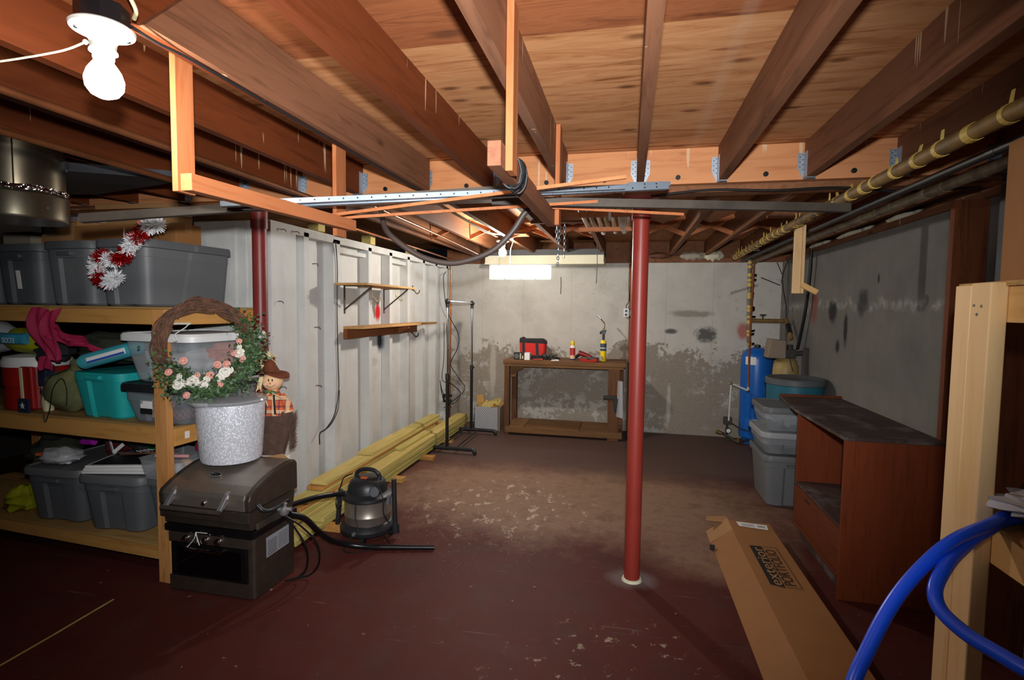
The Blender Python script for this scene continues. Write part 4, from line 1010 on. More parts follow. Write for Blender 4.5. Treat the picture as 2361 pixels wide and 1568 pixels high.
# ---------------------------------------------------------------- vine wreath with roses
def wreath():
    t = thing('grapevine_wreath', 'grapevine wreath with pink and white roses hanging at the end of the shelf unit', 'wreath', SH(.20, .15, 1.325), SA+1.05)
    t.scale = (1.1, 1.1, 1.1)
    rr = random.Random(21); m = MB(); R_ = .20; sx = 1.0
    for k in range(46):
        ph = rr.uniform(0, 2*pi); ro = rr.uniform(.004, .036); sp = rr.choice((1, 2, 2, 3)); sg = rr.choice((-1, 1)); pts = []; a0 = rr.uniform(0, 6.28); span = rr.uniform(3.5, 6.28)
        for i in range(25):
            a = a0+span*i/24; q = ph+sg*sp*a+.3*sin(a*3+k); rad = R_+ro*cos(q)+.006*sin(5*a+k)
            pts.append((rad*cos(a)*sx, ro*.8*sin(q), rad*sin(a)))
        m.tube(pts, rr.uniform(.0022, .0042), 5, seg=2)
    part('vine_ring', m, 'twig', t, smooth=True)
    lf = {'leaf green': MB(), 'leaf dusty': MB()}
    for k in range(3000):
        mt = 'leaf green' if rr.random() < .72 else 'leaf dusty'
        a = rr.choice([rr.gauss(-1.35, .62), rr.gauss(-.25, .45), rr.gauss(-2.0, .4)]); rad = R_+rr.gauss(.005, .035)
        if rr.random() < .10: rad += rr.uniform(0, .06)
        c = Vector((rad*cos(a)*sx, -.02+rr.gauss(0, .028), rad*sin(a)-.012))
        d = Vector((rr.gauss(cos(a)*.7, .7), rr.gauss(-.3, .6), rr.gauss(sin(a)*.7, .7))).normalized(); s = d.cross(Vector((rr.gauss(0, 1), rr.gauss(0, 1), rr.gauss(0, 1)))).normalized()
        L = rr.uniform(.012, .026); w_ = L*.36
        lf[mt].add([c, c+d*L*.45+s*w_, c+d*L, c+d*L*.45-s*w_], [(0, 1, 2, 3)])
    def sprig(c0, c1):
        c0, c1 = Vector(c0), Vector(c1)
        for i in range(60):
            u = i/60; c = c0.lerp(c1, u)+Vector((0, 0, .02*sin(u*3))); d = Vector((rr.gauss(0, 1), rr.gauss(0, 1), rr.gauss(0, 1))).normalized(); s = d.cross(Vector((0, .3, 1))).normalized()
            L = .018*(1.1-.5*u); lf['leaf green'].add([c, c+d*L*.5+s*L*.45, c+d*L, c+d*L*.5-s*L*.45], [(0, 1, 2, 3)])
    sprig((.10, -.03, -.12), (.245, -.05, -.125)); sprig((.15, -.03, .02), (.25, -.04, .045)); sprig((-.12, -.03, -.12), (-.235, -.05, -.10)); sprig((.15, -.02, .10), (.20, -.03, .10)); sprig((-.08, -.03, -.18), (-.17, -.05, -.215))
    part('foliage', lf['leaf green'], 'leaf green', t, 'green leaves', kind='stuff'); part('foliage', lf['leaf dusty'], 'leaf dusty', t, 'dusty green leaves', kind='stuff')
    def rose(r):
        m = MB(); m.ball((0, 0, 0), r*.55, 10, 7)
        for ring, (n, rad, op) in enumerate(((3, .45, .35), (5, .75, .7), (6, 1.0, 1.1))):
            for k in range(n):
                a = 2*pi*k/n+ring*.5; ca, sa = cos(a), sin(a); base = Vector((ca*r*.25, -.0+r*.25*(ring*.25), sa*r*.25)); tan = Vector((-sa, 0, ca)); out = Vector((ca, 0, sa))
                tip = out*r*rad+Vector((0, -r*(.75-op*.5), 0)); mid = out*r*rad*.8+Vector((0, -r*.05, 0)); wd = r*.55
                m.add([base, mid+tan*wd, tip+tan*wd*.6, tip-tan*wd*.6, mid-tan*wd], [(0, 1, 2, 3, 4)])
        return m
    pk = rose(.019).mesh('rose', 'rose pink', True); wt = rose(.024).mesh('rose', 'rose white', True)
    for x, z, k, s in ((-.115, -.075, 0, 1), (-.178, -.125, 0, .9), (.035, -.105, 0, 1), (.077, -.105, 0, 1), (.0, -.155, 0, 1), (.150, -.080, 0, 1.1), (.115, -.048, 0, .9), (.138, .012, 0, .8), (-.105, -.245, 0, .9), (.045, -.205, 0, .8), (-.055, -.15, 0, .7),
                       (-.14, -.185, 1, 1.2), (-.10, -.185, 1, .9), (-.075, -.178, 1, 1.25), (.068, -.145, 1, 1.1), (.045, -.17, 1, .95), (.138, -.048, 1, 1.1), (.138, -.018, 1, .6), (-.135, -.150, 1, .7), (-.03, -.2, 1, .9), (.09, -.135, 1, .8), (-.015, -.175, 1, .7)):
        o = bpy.data.objects.new('rose', wt if k else pk); C.collection.objects.link(o); o.parent = t; o.location = (x, -.058, z); o.scale = (s, s, s); o['label'] = 'white rose' if k else 'pink rose'; o.rotation_euler = (rr.uniform(-.4, .4), rr.uniform(0, 6), rr.uniform(-.4, .4))
wreath()

# ---------------------------------------------------------------- camping oven and gas grill on top of it
t = thing('camping_oven', 'black and steel camping oven standing on the floor under the gas grill', 'oven', (-2.13, 2.315, 0))
cab = MB(); ring = lambda z: rrect(.53, .345, .022, z, -.0, .1725)
part('cabinet', MB().loft([ring(.008), ring(.355)]), 'brushed steel dark', t, smooth=30)
part('front_frame', MB().box((-.255, -.012, .012), (.245, .004, .09)), 'brushed steel dark', t, bev=.003)
d = part('door', MB().box((-.235, -.016, .092), (.228, .004, .272)), 'black enamel', t, bev=.004)
part('glass', MB().box((-.20, -.018, .105), (.195, -.0155, .255)), 'oven glass', d)
part('handle', MB().tube([(-.12, -.016, .262), (-.12, -.045, .262), (.10, -.045, .262), (.10, -.016, .262)], .007, 8, False), 'chrome', d, smooth=True)
part('control_panel', MB().box((-.255, -.012, .276), (.245, .004, .328)), 'brushed steel dark', t, bev=.002)
kb = MB().lathe([(.018, 0), (.018, .012), (.014, .022), (.004, .024)], 18).xf(Euler((pi/2, 0, 0)).to_matrix().to_4x4()).mesh('knob', 'chrome', True)
for x in (-.14, -.02, .06):
    o = bpy.data.objects.new('knob', kb); C.collection.objects.link(o); o.parent = t; o.location = (x, -.012, .302)
part('top_tray', MB().box((-.275, -.02, .335), (.275, .35, .372)), 'black enamel', t, bev=.006)
sk = part('instruction_label', MB().box((.2655, .09, .19), (.2668, .28, .30)), 'silver sticker', t, 'silver instruction sticker')
tl = MB()
for i in range(7): tl.box((.2667, .10+.0, .20+.012*i), (.2672, .175, .203+.012*i)).box((.2667, .19, .205+.012*i), (.2672, .27, .207+.012*i))
part('printed_lines', tl, 'ink', sk)
one('zip_tie', 'loose white twine dangling over the oven knobs', 'twine', MB().tube([(-2.26, 2.285, .25), (-2.20, 2.28, .315), (-2.19, 2.28, .35), (-2.18, 2.28, .30)], .0022, 5, seg=3).tube([(-2.19, 2.28, .35), (-2.12, 2.28, .352)], .0022, 5).tube([(-2.185, 2.275, .345), (-2.165, 2.275, .285)], .0022, 5), 'white plastic')
t = thing('gas_grill', 'stainless tabletop gas grill with curved lid on top of the camping oven', 'grill', (-2.143, 2.29, .374)); t.scale = (.94, 1, 1)
part('firebox', MB().prism([(.02, .0), (.36, .0), (.385, .10), (0, .10)], 'X', -.285, .285), 'brushed steel dark', t, bev=.004)
part('front_panel', MB().box((-.29, -.008, .045), (.29, .012, .105)), 'brushed steel dark', t, bev=.003)
def lidprof(s=1.0):
    pr = [(-.005, .108), (-.008, .17), (.004, .192), (.06, .222), (.14, .252), (.23, .276), (.32, .288), (.375, .282), (.392, .262), (.392, .108)]
    return pr
ld = part('lid', MB().prism(lidprof(), 'X', -.262, .262), 'brushed steel', t, bev=.004)
for s_ in (-1, 1):
    a, b = (.262, .298) if s_ > 0 else (-.298, -.262)
    part('lid_end', MB().prism([(y*1.0, z-.002 if z > .12 else z) for y, z in lidprof()], 'X', a, b), 'brushed steel dark', t, bev=.008)
for x in (-.20, .145):
    m = MB().prism([(-.075, .115), (-.062, .108), (.0, .145), (.03, .205), (-.004, .19), (-.05, .135)], 'X', x-.013, x+.013)
    part('handle_bracket', m, 'cast metal', t, bev=.003)
part('handle', MB().cyl((-.215, -.066, .118), (.16, -.066, .118), .0115, 14), 'dark steel angle', t, smooth=True)
M_ = Matrix.Translation((-.03, .115, .247)) @ Euler((radians(21), 0, 0)).to_matrix().to_4x4()
em = MB(); em.loft([[(.042*cos(a), .018*sin(a), z) for a in [2*pi*k/28 for k in range(28)]] for z in (0, .003)]); em.xf(M_); eb = part('badge', em, 'cast metal', t, 'oval metal badge')
e2 = MB(); e2.loft([[(.035*cos(a), .0125*sin(a), z) for a in [2*pi*k/28 for k in range(28)]] for z in (.003, .0036)]); e2.xf(M_); part('badge_field', e2, 'black enamel', eb)
e3 = MB().tube([(-.026, 0, .004), (-.018, .006, .004), (-.012, -.003, .004), (-.004, .005, .004), (.004, -.003, .004), (.012, .005, .004), (.026, 0, .004)], .0012, 5, seg=3); e3.xf(M_); part('script_mark', e3, 'chrome', eb)
part('igniter_knob', MB().lathe([(.012, 0), (.012, .008), (.004, .013)], 14).xf(Matrix.Translation((.005, -.008, .135)) @ Euler((pi/2, 0, 0)).to_matrix().to_4x4()), 'chrome', t, smooth=True)
part('side_bracket', MB().box((.29, .10, .06), (.33, .26, .075)).box((.285, .05, -.01), (.30, .30, .03)), 'dark steel angle', t, bev=.003)
part('side_handle', MB().tube([(.298, .05, .13), (.33, .06, .10), (.34, .12, .085), (.345, .24, .095)], .011, 10), 'black plastic', t, smooth=True)
t = thing('gas_regulator', 'silver gas regulator valve with two black hoses looping beside the grill', 'regulator', (-1.80, 2.47, .43))
part('valve_body', MB().lathe([(.02, -.02), (.026, -.01), (.026, .01), (.016, .02)], 18).cyl((-.03, -.01, .01), (.04, .01, .01), .012, 10).cyl((0, 0, .015), (.01, 0, .045), .009, 10), 'cast metal', t, smooth=True)
part('hose', MB().tube([(.0, 0, -.03), (.04, .03, -.10), (.09, .06, -.22), (.08, .08, -.34), (.03, .08, -.405), (-.04, .05, -.422)], .0055, 8), 'hose black gloss', t, smooth=True)
part('hose', MB().tube([(.01, 0, -.03), (.07, .05, -.10), (.13, .10, -.21), (.13, .12, -.33), (.07, .12, -.41), (-.02, .08, -.422)], .0055, 8), 'hose black gloss', t, smooth=True)

# bubble wrapped pot on the grill lid
t = thing('bubble_wrapped_pot', 'large pot wrapped in bubble wrap with a glossy rim, standing on the grill lid', 'pot', (-2.205, 2.565, .668)); t.scale = (.9, .9, 1.12)
part('wrapped_body', MB().lathe([(.150, .003), (.172, .0), (.180, .02), (.190, .14), (.200, .285), (.198, .292)], 48), 'bubble wrap', t, smooth=True)
part('lid_rim', MB().lathe([(.205, .292), (.226, .296), (.232, .304), (.226, .312), (.19, .318), (.05, .322)], 48, (-.012, -.01, 0)), 'clear film', t, smooth=True)
part('film_roll', MB().tube([(-.23, -.07, .303), (-.10, -.185, .295), (.0, -.20, .300)], .012, 10), 'clear plastic bag', t, smooth=True)

# scarecrow broom doll standing in an open carton
cb = thing('cardboard_box', 'open white cardboard box with orange print behind the grill, flap folded out', 'box', (-2.222, 2.82, 0), .0)
part('carton', MB().box((-.148, -.09, 0), (.15, .09, .60)), 'white paper', cb, bev=.003)
part('box_flap', MB().prism([(-.10, .585), (.25, .672), (.305, .635), (.04, .575)], 'Y', -.125, -.120).xf(Matrix.Identity(4)), 'cardboard light', cb)
part('orange_print', MB().prism([(-.01, .52), (.148, .52), (.148, .60)], 'Y', -.0915, -.0905), 'orange print', cb)
t = thing('scarecrow_broom', 'scarecrow doll with brown floppy hat on a broom standing in the white box', 'doll', (-2.125, 2.82, .625), .25)
def broom():
    m = MB(); rr = random.Random(2)
    m.loft([rrect(.13, .05, .02, .0), rrect(.19, .06, .025, .10), rrect(.23, .065, .03, .24), rrect(.20, .06, .03, .27)])
    for k in range(900):
        u = rr.uniform(-1, 1); v = rr.uniform(-1, 1); p0 = Vector((u*.06, v*.022, .0)); tip = Vector((u*.115+rr.gauss(0, .012)+.02, v*.034+rr.gauss(0, .006), .27+rr.uniform(-.03, .03)-.03*u*u)); s = Vector((.0013, 0, 0))
        q = p0.lerp(tip, .55); m.add([q-s, q+s, tip+s*.5, tip-s*.5], [(0, 1, 2, 3)])
        e_ = Vector((rr.choice((-1, 1))*(.115+rr.uniform(0, .02)), v*.03, .13+rr.uniform(-.1, .12))); e0 = e_*.86; m.add([e0, e0+Vector((0, 0, .002)), e_+Vector((.004, 0, .012)), e_+Vector((.004, 0, .01))], [(0, 1, 2, 3)])
    return m
part('bristles', broom(), 'broom bristle', t, 'upturned brown bristles')
part('shirt', MB().loft([rrect(.15, .07, .03, .245), rrect(.165, .075, .03, .29), rrect(.12, .07, .03, .36), rrect(.06, .05, .02, .405)]), 'orange plaid', t, smooth=True)
for s_ in (-1, 1): part('sleeve', MB().tube([(s_*.05, 0, .365), (s_*.09, -.01, .32), (s_*.105, -.015, .265)], .024, 12, r_end=.030), 'orange plaid', t, smooth=True)
part('suspender', MB().bar((-.03, -.037, .255), (-.022, -.034, .375), .012, .004, (0, 1, 0)), 'black plastic', t); part('suspender', MB().bar((.03, -.037, .255), (.022, -.034, .375), .012, .004, (0, 1, 0)), 'black plastic', t)
hd = part('head', MB().ball((0, 0, .455), .062, 24, 16, (1, .82, .92)), 'burlap face', t, smooth=True)
for x in (-.005, .017): part('eye', MB().ball((x+.004, -.0505, .467), .0058, 10, 8, (.7, .35, 1.5)), 'label black', hd, smooth=True)
for x in (-.026, .040): part('cheek', MB().ball((x, -.0455, .440), .009, 10, 8, (1, .3, 1)), 'rose pink', hd, smooth=True)
part('nose', MB().ball((.008, -.052, .448), .005, 10, 8), 'orange print', hd, smooth=True)
part('smile', MB().tube([(-.016, -.0475, .438), (-.004, -.0495, .428), (.010, -.050, .4255), (.023, -.0485, .430), (.031, -.0455, .438)], .0012, 5), 'label black', hd)
hat = MB(); rg = []
for i in range(5):
    r_ = (.050, .064, .078, .088, .090)[i]; rg.append([(r_*cos(a)*(1.15 if cos(a) > 0 else 1), r_*.8*sin(a), .512-.002*i-.026*(i/4)**2*(1.0*cos(a))+.008*sin(2*a)*(i/4)) for a in [2*pi*k/32 for k in range(32)]])
hat.loft(rg, False, False); b0 = [[(x, y, z+.005) for x, y, z in r] for r in rg]; hat.loft(b0, False, False)
part('hat_brim', hat, 'hat suede', t, smooth=True)
part('hat_crown', MB().loft([[(c[0]+r*cos(a), r*.85*sin(a), c[1]) for a in [2*pi*k/20 for k in range(20)]] for c, r in (((0, .502), .056), ((-.004, .525), .046), ((-.012, .555), .036), ((-.010, .580), .024), ((.005, .600), .016), ((.01, .606), .004))]), 'hat suede', t, smooth=True)
hs = MB(); rr_ = random.Random(8)
for k in range(70):
    if k < 34: c = Vector((-.052, -.02, .575)); d = Vector((rr_.gauss(-.3, .5), rr_.gauss(-.2, .5), rr_.gauss(-.3, .8)))
    elif k < 54: c = Vector((.0, -.02, .600)); d = Vector((rr_.gauss(.1, .9), rr_.gauss(0, .5), rr_.gauss(.8, .4)))
    else: c = Vector((-.05+rr_.uniform(-.01, .01), -.035, .485)); d = Vector((-.3+rr_.gauss(0, .15), -.1, -1.4))
    e = c+d.normalized()*rr_.uniform(.025, .05)*(1.9 if k >= 54 else 1); s = Vector((.0022, .001, 0)); hs.add([c-s, c+s, e+s, e-s], [(0, 1, 2, 3)])
part('straw_hair', hs, 'straw', t)
part('leaf_bow', MB().ball((-.018, -.045, .398), .02, 10, 6, (1, .3, .6)).ball((.022, -.045, .392), .022, 10, 6, (1.1, .3, .5)), 'leaf green', t, smooth=True)
bw = MB().tube([(0, -.05, .39), (-.015, -.06, .36), (-.005, -.06, .31)], .004, 5).tube([(.02, -.05, .39), (.055, -.06, .375), (.085, -.055, .362)], .004, 5); part('raffia', bw, 'straw', t)

# ---------------------------------------------------------------- shop vacuum
t = thing('shop_vacuum', 'black and stainless wet and dry vacuum on the floor beside the lumber', 'vacuum', (-1.69, 3.20, 0), .0)
part('base', MB().lathe([(.150, .045), (.178, .05), (.182, .075), (.160, .105), (.150, .11)], 36), 'black plastic', t, smooth=True)
dm = part('steel_drum', MB().lathe([(.148, .10), (.150, .105), (.150, .155), (.154, .160), (.154, .166), (.150, .171), (.150, .265), (.152, .27)], 48), 'brushed steel', t, 'stainless drum with a rolled rib', smooth=True)
hdv = part('motor_head', MB().lathe([(.158, .262), (.165, .27), (.163, .288), (.145, .298), (.132, .310), (.128, .345), (.112, .378), (.085, .398), (.06, .404)], 36), 'black plastic', t, smooth=True)
part('handle', MB().tube([(-.085, 0, .385), (-.075, 0, .425), (-.03, 0, .448), (.04, 0, .448), (.08, 0, .425), (.09, 0, .385)], .014, 10), 'black plastic', hdv, smooth=True)
part('orange_switch', MB().cbox((0, -.045, .405), (.045, .03, .014)), 'orange print', hdv, bev=.004)
part('blower_port', MB().cyl((.085, -.085, .335), (.105, -.108, .335), .030, 20).cyl((.103, -.106, .335), (.108, -.111, .335), .024, 20), 'dark grey tote', hdv, smooth=True)
for i in range(4):
    a = (.2, 1.9, 3.3, 5.0)[i]; x, y = .158*cos(a), .158*sin(a)
    c_ = part('caster', MB().cyl((x, y, .02), (x, y, .07), .010, 8).cyl((x-.012, y, .024), (x+.012, y, .024), .024, 18), 'black rubber', t, smooth=True)
for s_ in (-1, 1): part('drum_latch', MB().cbox((s_*.162, -.02, .262), (.02, .04, .06)), 'dark grey tote', t, bev=.003)
part('wand_tube', MB().cyl((.205, -.01, .06), (.195, -.01, .40), .0165, 14).cyl((.207, -.01, .04), (.205, -.01, .10), .026, 14), 'black plastic', t, 'upright black extension tube', smooth=True)
part('wand_tube', MB().cyl((-.215, -.02, .06), (-.19, -.02, .30), .0165, 14), 'black plastic', t, 'upright black extension tube', smooth=True)
part('drain_plug', MB().cyl((.0, -.178, .08), (.0, -.195, .08), .012, 12), 'dark grey tote', t, smooth=True)
part('hose', MB().tube([(-.13, -.08, .30), (-.17, -.14, .31), (-.22, -.27, .33), (-.27, -.40, .335), (-.29, -.47, .335)], .017, 12), 'hose black gloss', t, 'thick black suction hose', smooth=True)
part('cord', MB().tube([(-.08, -.05, .43), (-.14, -.06, .40), (-.17, -.06, .33), (-.20, -.06, .24), (-.17, -.10, .20), (-.12, -.13, .24)], .004, 6).tube([(.08, -.03, .43), (.12, -.05, .43), (.11, -.08, .39), (.16, -.10, .30), (.165, -.10, .20), (.185, -.06, .12)], .004, 6).tube([(.0, -.16, .28), (.0, -.165, .18), (.02, -.17, .09), (-.02, -.20, .05), (-.03, -.26, .006), (.04, -.275, .005), (.16, -.20, .005), (.21, -.13, .005), (.19, -.08, .006), (.14, -.05, .02)], .004, 6), 'black rubber', t, smooth=True)
one('crevice_wand', 'black vacuum hose and nozzle lying across the floor in front of the vacuum', 'hose', MB().tube([(-1.79, 2.50, .40), (-1.765, 2.60, .34), (-1.76, 2.72, .22), (-1.745, 2.84, .11), (-1.70, 2.93, .052), (-1.62, 2.975, .026), (-1.50, 3.0, .020)], .0175, 12).tube([(-1.52, 2.998, .02), (-1.36, 3.04, .018), (-1.17, 3.09, .016)], .0185, 12, False, r_end=.014), 'hose black gloss', smooth=True)

# ---------------------------------------------------------------- lumber pile
LG = 'treated boards piled along the white wall'
def board(x0, x1, y0, y1, z0, z1, mat, label, tag=False, rz=0):
    o = one('lumber_board', label, 'board', MB().box((x0, y0, z0), (x1, y1, z1)), mat, group=LG, bev=.004)
    if tag: part('barcode_tag', MB().cbox((0, -(y1-y0)/2-.001, (z1-z0)/2), ((x1-x0)*.5, .001, (z1-z0)*.55)), 'white paper', o, 'white barcode tag')
    return o
A, Bm, Or = 'treated lumber', 'treated lumber yellow', 'treated lumber orange'
for k, (y, x0, x1) in enumerate(((3.17, -2.28, -1.885), (4.22, -2.28, -1.90), (4.92, -2.28, -1.885), (5.62, -2.28, -1.93))):
    one('spacer_block', 'scrap block under the lumber pile, %s from the vacuum' % ORD[k], 'block', MB().box((x0, y, 0), (x1, y+.085, .037)), 'treated lumber orange' if k % 2 == 0 else 'offcut wood', group='scrap blocks under the lumber pile', bev=.003)
z = .038
board(-2.13, -1.99, 2.84, 6.30, z, z+.037, A, 'lowest lumber board on the room side, white tag on its near end', True)
board(-2.28, -2.14, 3.02, 6.40, z, z+.037, Bm, 'lowest lumber board against the wall')
board(-2.12, -1.985, 3.62, 6.42, z+.038, z+.075, A, 'second lumber board up on the room side')
board(-2.075, -1.985, 3.14, 3.60, z+.038, z+.075, A, 'short cut lumber piece with green end beside the vacuum')
board(-2.28, -2.135, 2.96, 6.35, z+.038, z+.062, Bm, 'second lumber board up against the wall')
board(-2.12, -1.98, 3.80, 6.45, z+.076, z+.113, A, 'third lumber board up on the room side')
board(-2.285, -2.14, 3.00, 6.15, z+.063, z+.100, A, 'third lumber board up against the wall')
board(-2.12, -1.985, 3.94, 6.40, z+.114, z+.151, Bm, 'top lumber board of the room side stack, white tag on its near end', True)
board(-2.285, -2.145, 3.12, 5.95, z+.101, z+.126, Or, 'orange tinted lumber board halfway up the wall side stack')
board(-2.285, -2.145, 3.20, 5.7, z+.127, z+.152, A, 'lumber board just above the orange one')
board(-2.13, -2.045, 4.55, 5.35, z+.152, z+.175, A, 'short narrow lumber board lying on the room side stack')
board(-2.29, -2.15, 3.40, 5.78, z+.153, z+.178, Or, 'brown edged lumber board third from the top of the wall side stack')
board(-2.285, -2.145, 3.44, 5.85, z+.179, z+.207, Bm, 'wide pale lumber board second from the top of the wall side stack')
board(-2.285, -2.145, 4.15, 5.12, z+.208, z+.236, Bm, 'topmost lumber board, short, with knots')
board(-2.285, -2.16, 5.13, 5.88, z+.208, z+.232, A, 'topmost lumber board at the far end of the pile')

# ---------------------------------------------------------------- clothes rack
t = thing('clothes_rack', 'rolling clothes rack, chrome above and black below, before the left corner', 'clothes rack', (-1.84, 5.66, 0))
for y, z1 in ((-.44, 1.60), (.44, 1.59)):
    part('upright', MB().cyl((0, y, .04), (0, y, .82), .017, 16), 'black steel', t, 'black lower tube', smooth=True)
    part('upper_tube', MB().cyl((0, y, .80), (0, y, z1), .0125, 16), 'chrome', t, smooth=True)
    part('clamp_collar', MB().cyl((0, y, .79), (0, y, .85), .021, 16).cyl((0, y, .82), (.035, y, .82), .008, 8), 'black plastic', t, smooth=True)
    part('corner_joint', MB().ball((0, y, z1+.005), .030, 14, 10).cyl((0, y, z1-.06), (0, y, z1), .018, 12), 'black plastic', t, smooth=True)
    f = part('foot', MB().tube([(-.19, y, .05), (-.15, y, .058), (.25, y, .058), (.29, y, .05), (.31, y, .038)], .021, 12, seg=4), 'black plastic', t, smooth=True)
    for x in (-.185, .305): part('caster', MB().cyl((x, y-.013, .020), (x, y+.013, .020), .0195, 16), 'black rubber', f, smooth=True)
part('hanging_bar', MB().cyl((0, -.44, 1.605), (0, .44, 1.595), .0125, 16), 'chrome', t, smooth=True)
for x in (-.09, .09): part('base_rod', MB().cyl((x, -.44, .058), (x, .44, .058), .008, 10), 'black steel', t, smooth=True)

# ---------------------------------------------------------------- workbench and what is on it
t = thing('workbench', 'old brown wooden workbench against the back wall', 'workbench', (-.74, 6.46, 0))
part('top', MB().box((-.73, -.27, .872), (.725, .27, .918)), 'bench wood x', t, bev=.003)
part('apron', MB().box((-.70, -.262, .842), (.70, -.235, .871)), 'bench wood x', t)
for x0, x1, y0, y1, z1 in ((-.715, -.655, -.26, -.17, .871), (-.715, -.655, .17, .26, .871), (.635, .70, .17, .26, .871)): part('leg', MB().box((x0, y0, 0), (x1, y1, z1)), 'bench wood z', t, bev=.003)
part('leg', MB().box((.53, -.262, 0), (.66, -.225, .841)), 'bench wood z', t, 'wide plank leg', bev=.003)
part('knee_brace', MB().prism([(-.655, .70), (-.655, .841), (-.50, .841), (-.515, .80), (-.57, .775), (-.60, .70)], 'Y', -.15, -.11), 'bench wood x', t)
for a, b in ((-.69, -.47), (-.465, .20), (.205, .69)): part('shelf_board', MB().box((a, -.25, .085), (b, .25, .108)), 'bench wood y' if a < -.5 else 'bench wood x', t, bev=.003)
part('bottom_rail', MB().box((-.70, -.268, .03), (.70, -.25, .10)), 'bench wood x', t, bev=.003)
ZT = .919
t = thing('tool_bag', 'red canvas tool bag with black open top on the workbench', 'bag', (-1.155, 6.50, ZT))
part('bag_body', MB().loft([rrect(.29, .17, .03, 0), rrect(.32, .19, .035, .10), rrect(.33, .19, .035, .205)]), 'red cloth', t, smooth=True)
r4 = []
for z_, k in ((.195, 1), (.235, .97), (.245, .80), (.20, .72)):
    r4.append([(x*k, y*k, z_+.014*sin(9*x+3)*cos(14*y) + (.02*sin(x*22) if z_ > .23 else 0)) for x, y, _ in rrect(.335, .195, .035, 0)])
part('bag_mouth', MB().loft(r4, False, True), 'old fabric dark', t, smooth=True)
for x in (-.10, .07): part('strap', MB().bar((x, -.094, .01), (x-.01, -.098, .20), .035, .004, (0, 1, 0)), 'black plastic', t)
part('base_panel', MB().loft([rrect(.295, .175, .03, 0), rrect(.305, .185, .03, .045)]), 'old fabric dark', t, smooth=True)
t = thing('speaker_box', 'black and white product box before the red tool bag', 'box', (-1.24, 6.29, ZT))
part('carton', MB().box((-.11, -.045, 0), (.02, .045, .085)), 'label black', t); part('white_side', MB().box((.0205, -.045, 0), (.085, .045, .085)), 'white paper', t)
lm = MB().lathe([(.028, 0), (.030, .001), (.022, .0015), (.012, .001)], 24).xf(Matrix.Translation((-.075, -.046, .043)) @ Euler((pi/2, 0, 0)).to_matrix().to_4x4()); part('printed_speaker', lm, 'dark grey tote', t)
part('printed_stripe', MB().box((-.035, -.0465, .008), (-.022, -.0455, .078)).box((-.008, -.0465, .012), (.006, -.0455, .05)), 'cream cloth', t)
one('pliers', 'red handled pliers on the workbench before the tool bag', 'pliers', MB().tube([(-1.09, 6.27, .928), (-1.05, 6.265, .928), (-1.0, 6.26, .93)], .007, 6).tube([(-1.09, 6.275, .928), (-1.05, 6.285, .928), (-1.0, 6.29, .93)], .007, 6).cbox((-1.10, 6.272, .928), (.03, .02, .01)), 'can red')
t = thing('safety_goggles', 'black wire headgear and goggles tangled on the workbench', 'goggles', (-.92, 6.36, ZT))
m = MB(); rr_ = random.Random(14)
for k in range(7):
    p_ = [Vector((rr_.uniform(-.10, .13), rr_.uniform(-.05, .05), rr_.uniform(.008, .075))) for _ in range(5)]; p_[0].z = .006; p_[-1].z = .006; m.tube(p_, .0038, 5)
part('straps', m, 'black rubber', t, smooth=True)
part('frame', MB().tube([(.0, -.03, .07), (.07, -.035, .075), (.09, -.03, .05), (.075, -.03, .025), (.0, -.03, .02), (-.01, -.03, .045), (.0, -.03, .07)], .004, 6), 'black plastic', t, smooth=True)
part('ear_cup', MB().ball((-.075, 0, .04), .035, 14, 10, (1, .7, 1)), 'black plastic', t, smooth=True)
one('paper_scrap', 'folded white paper scrap on the workbench before the goggles', 'paper', MB().prism([(-.89, 6.24), (-.80, 6.25), (-.835, 6.32)], 'Z', ZT+.0002, ZT+.012), 'white paper')
t = thing('spray_can', 'white and red spray can with yellow cap on the workbench', 'spray can', (-.655, 6.42, ZT))
part('can', MB().lathe([(.030, 0), (.032, .004), (.032, .165), (.026, .178), (.018, .182)], 28), 'white paper', t, smooth=True)
part('printed_band', MB().lathe([(.0325, .06), (.0325, .15)], 28, cap0=False, cap1=False), 'can red', t, smooth=True); part('printed_band', MB().lathe([(.0325, .025), (.0325, .058)], 28, cap0=False, cap1=False), 'burlap face', t, smooth=True)
part('base_band', MB().lathe([(.0325, .002), (.0325, .018)], 28, cap0=False, cap1=False), 'navy cloth', t, smooth=True)
part('cap', MB().lathe([(.024, .178), (.026, .19), (.024, .225), (.016, .235)], 24).box((-.030, -.008, .20), (-.01, .008, .218)), 'can yellow', t, smooth=True)
t = thing('cordless_drill', 'dark red power drill lying behind the red case on the workbench', 'drill', (-.49, 6.50, ZT))
part('body', MB().tube([(-.10, 0, .085), (-.02, 0, .062), (.05, 0, .035)], .034, 14, r_end=.024), 'drill red', t, smooth=True)
part('handle', MB().tube([(-.09, 0, .06), (-.12, -.02, .04), (-.14, -.03, .022)], .020, 10), 'black plastic', t, smooth=True)
part('chuck', MB().cyl((.05, 0, .035), (.10, 0, .025), .018, 12, .008), 'black plastic', t, smooth=True)
t = thing('screwdriver', 'red and black screwdriver on the workbench behind the red case', 'screwdriver', (-.36, 6.47, ZT))
part('grip', MB().cyl((-.06, 0, .016), (.03, 0, .016), .0155, 12), 'can red', t, smooth=True); part('shaft', MB().cyl((.03, 0, .016), (.10, 0, .012), .010, 8), 'black plastic', t, smooth=True)
t = thing('drill_bit_case', 'flat red plastic case with grey lid at the front of the workbench', 'case', (-.44, 6.29, ZT), -.12)
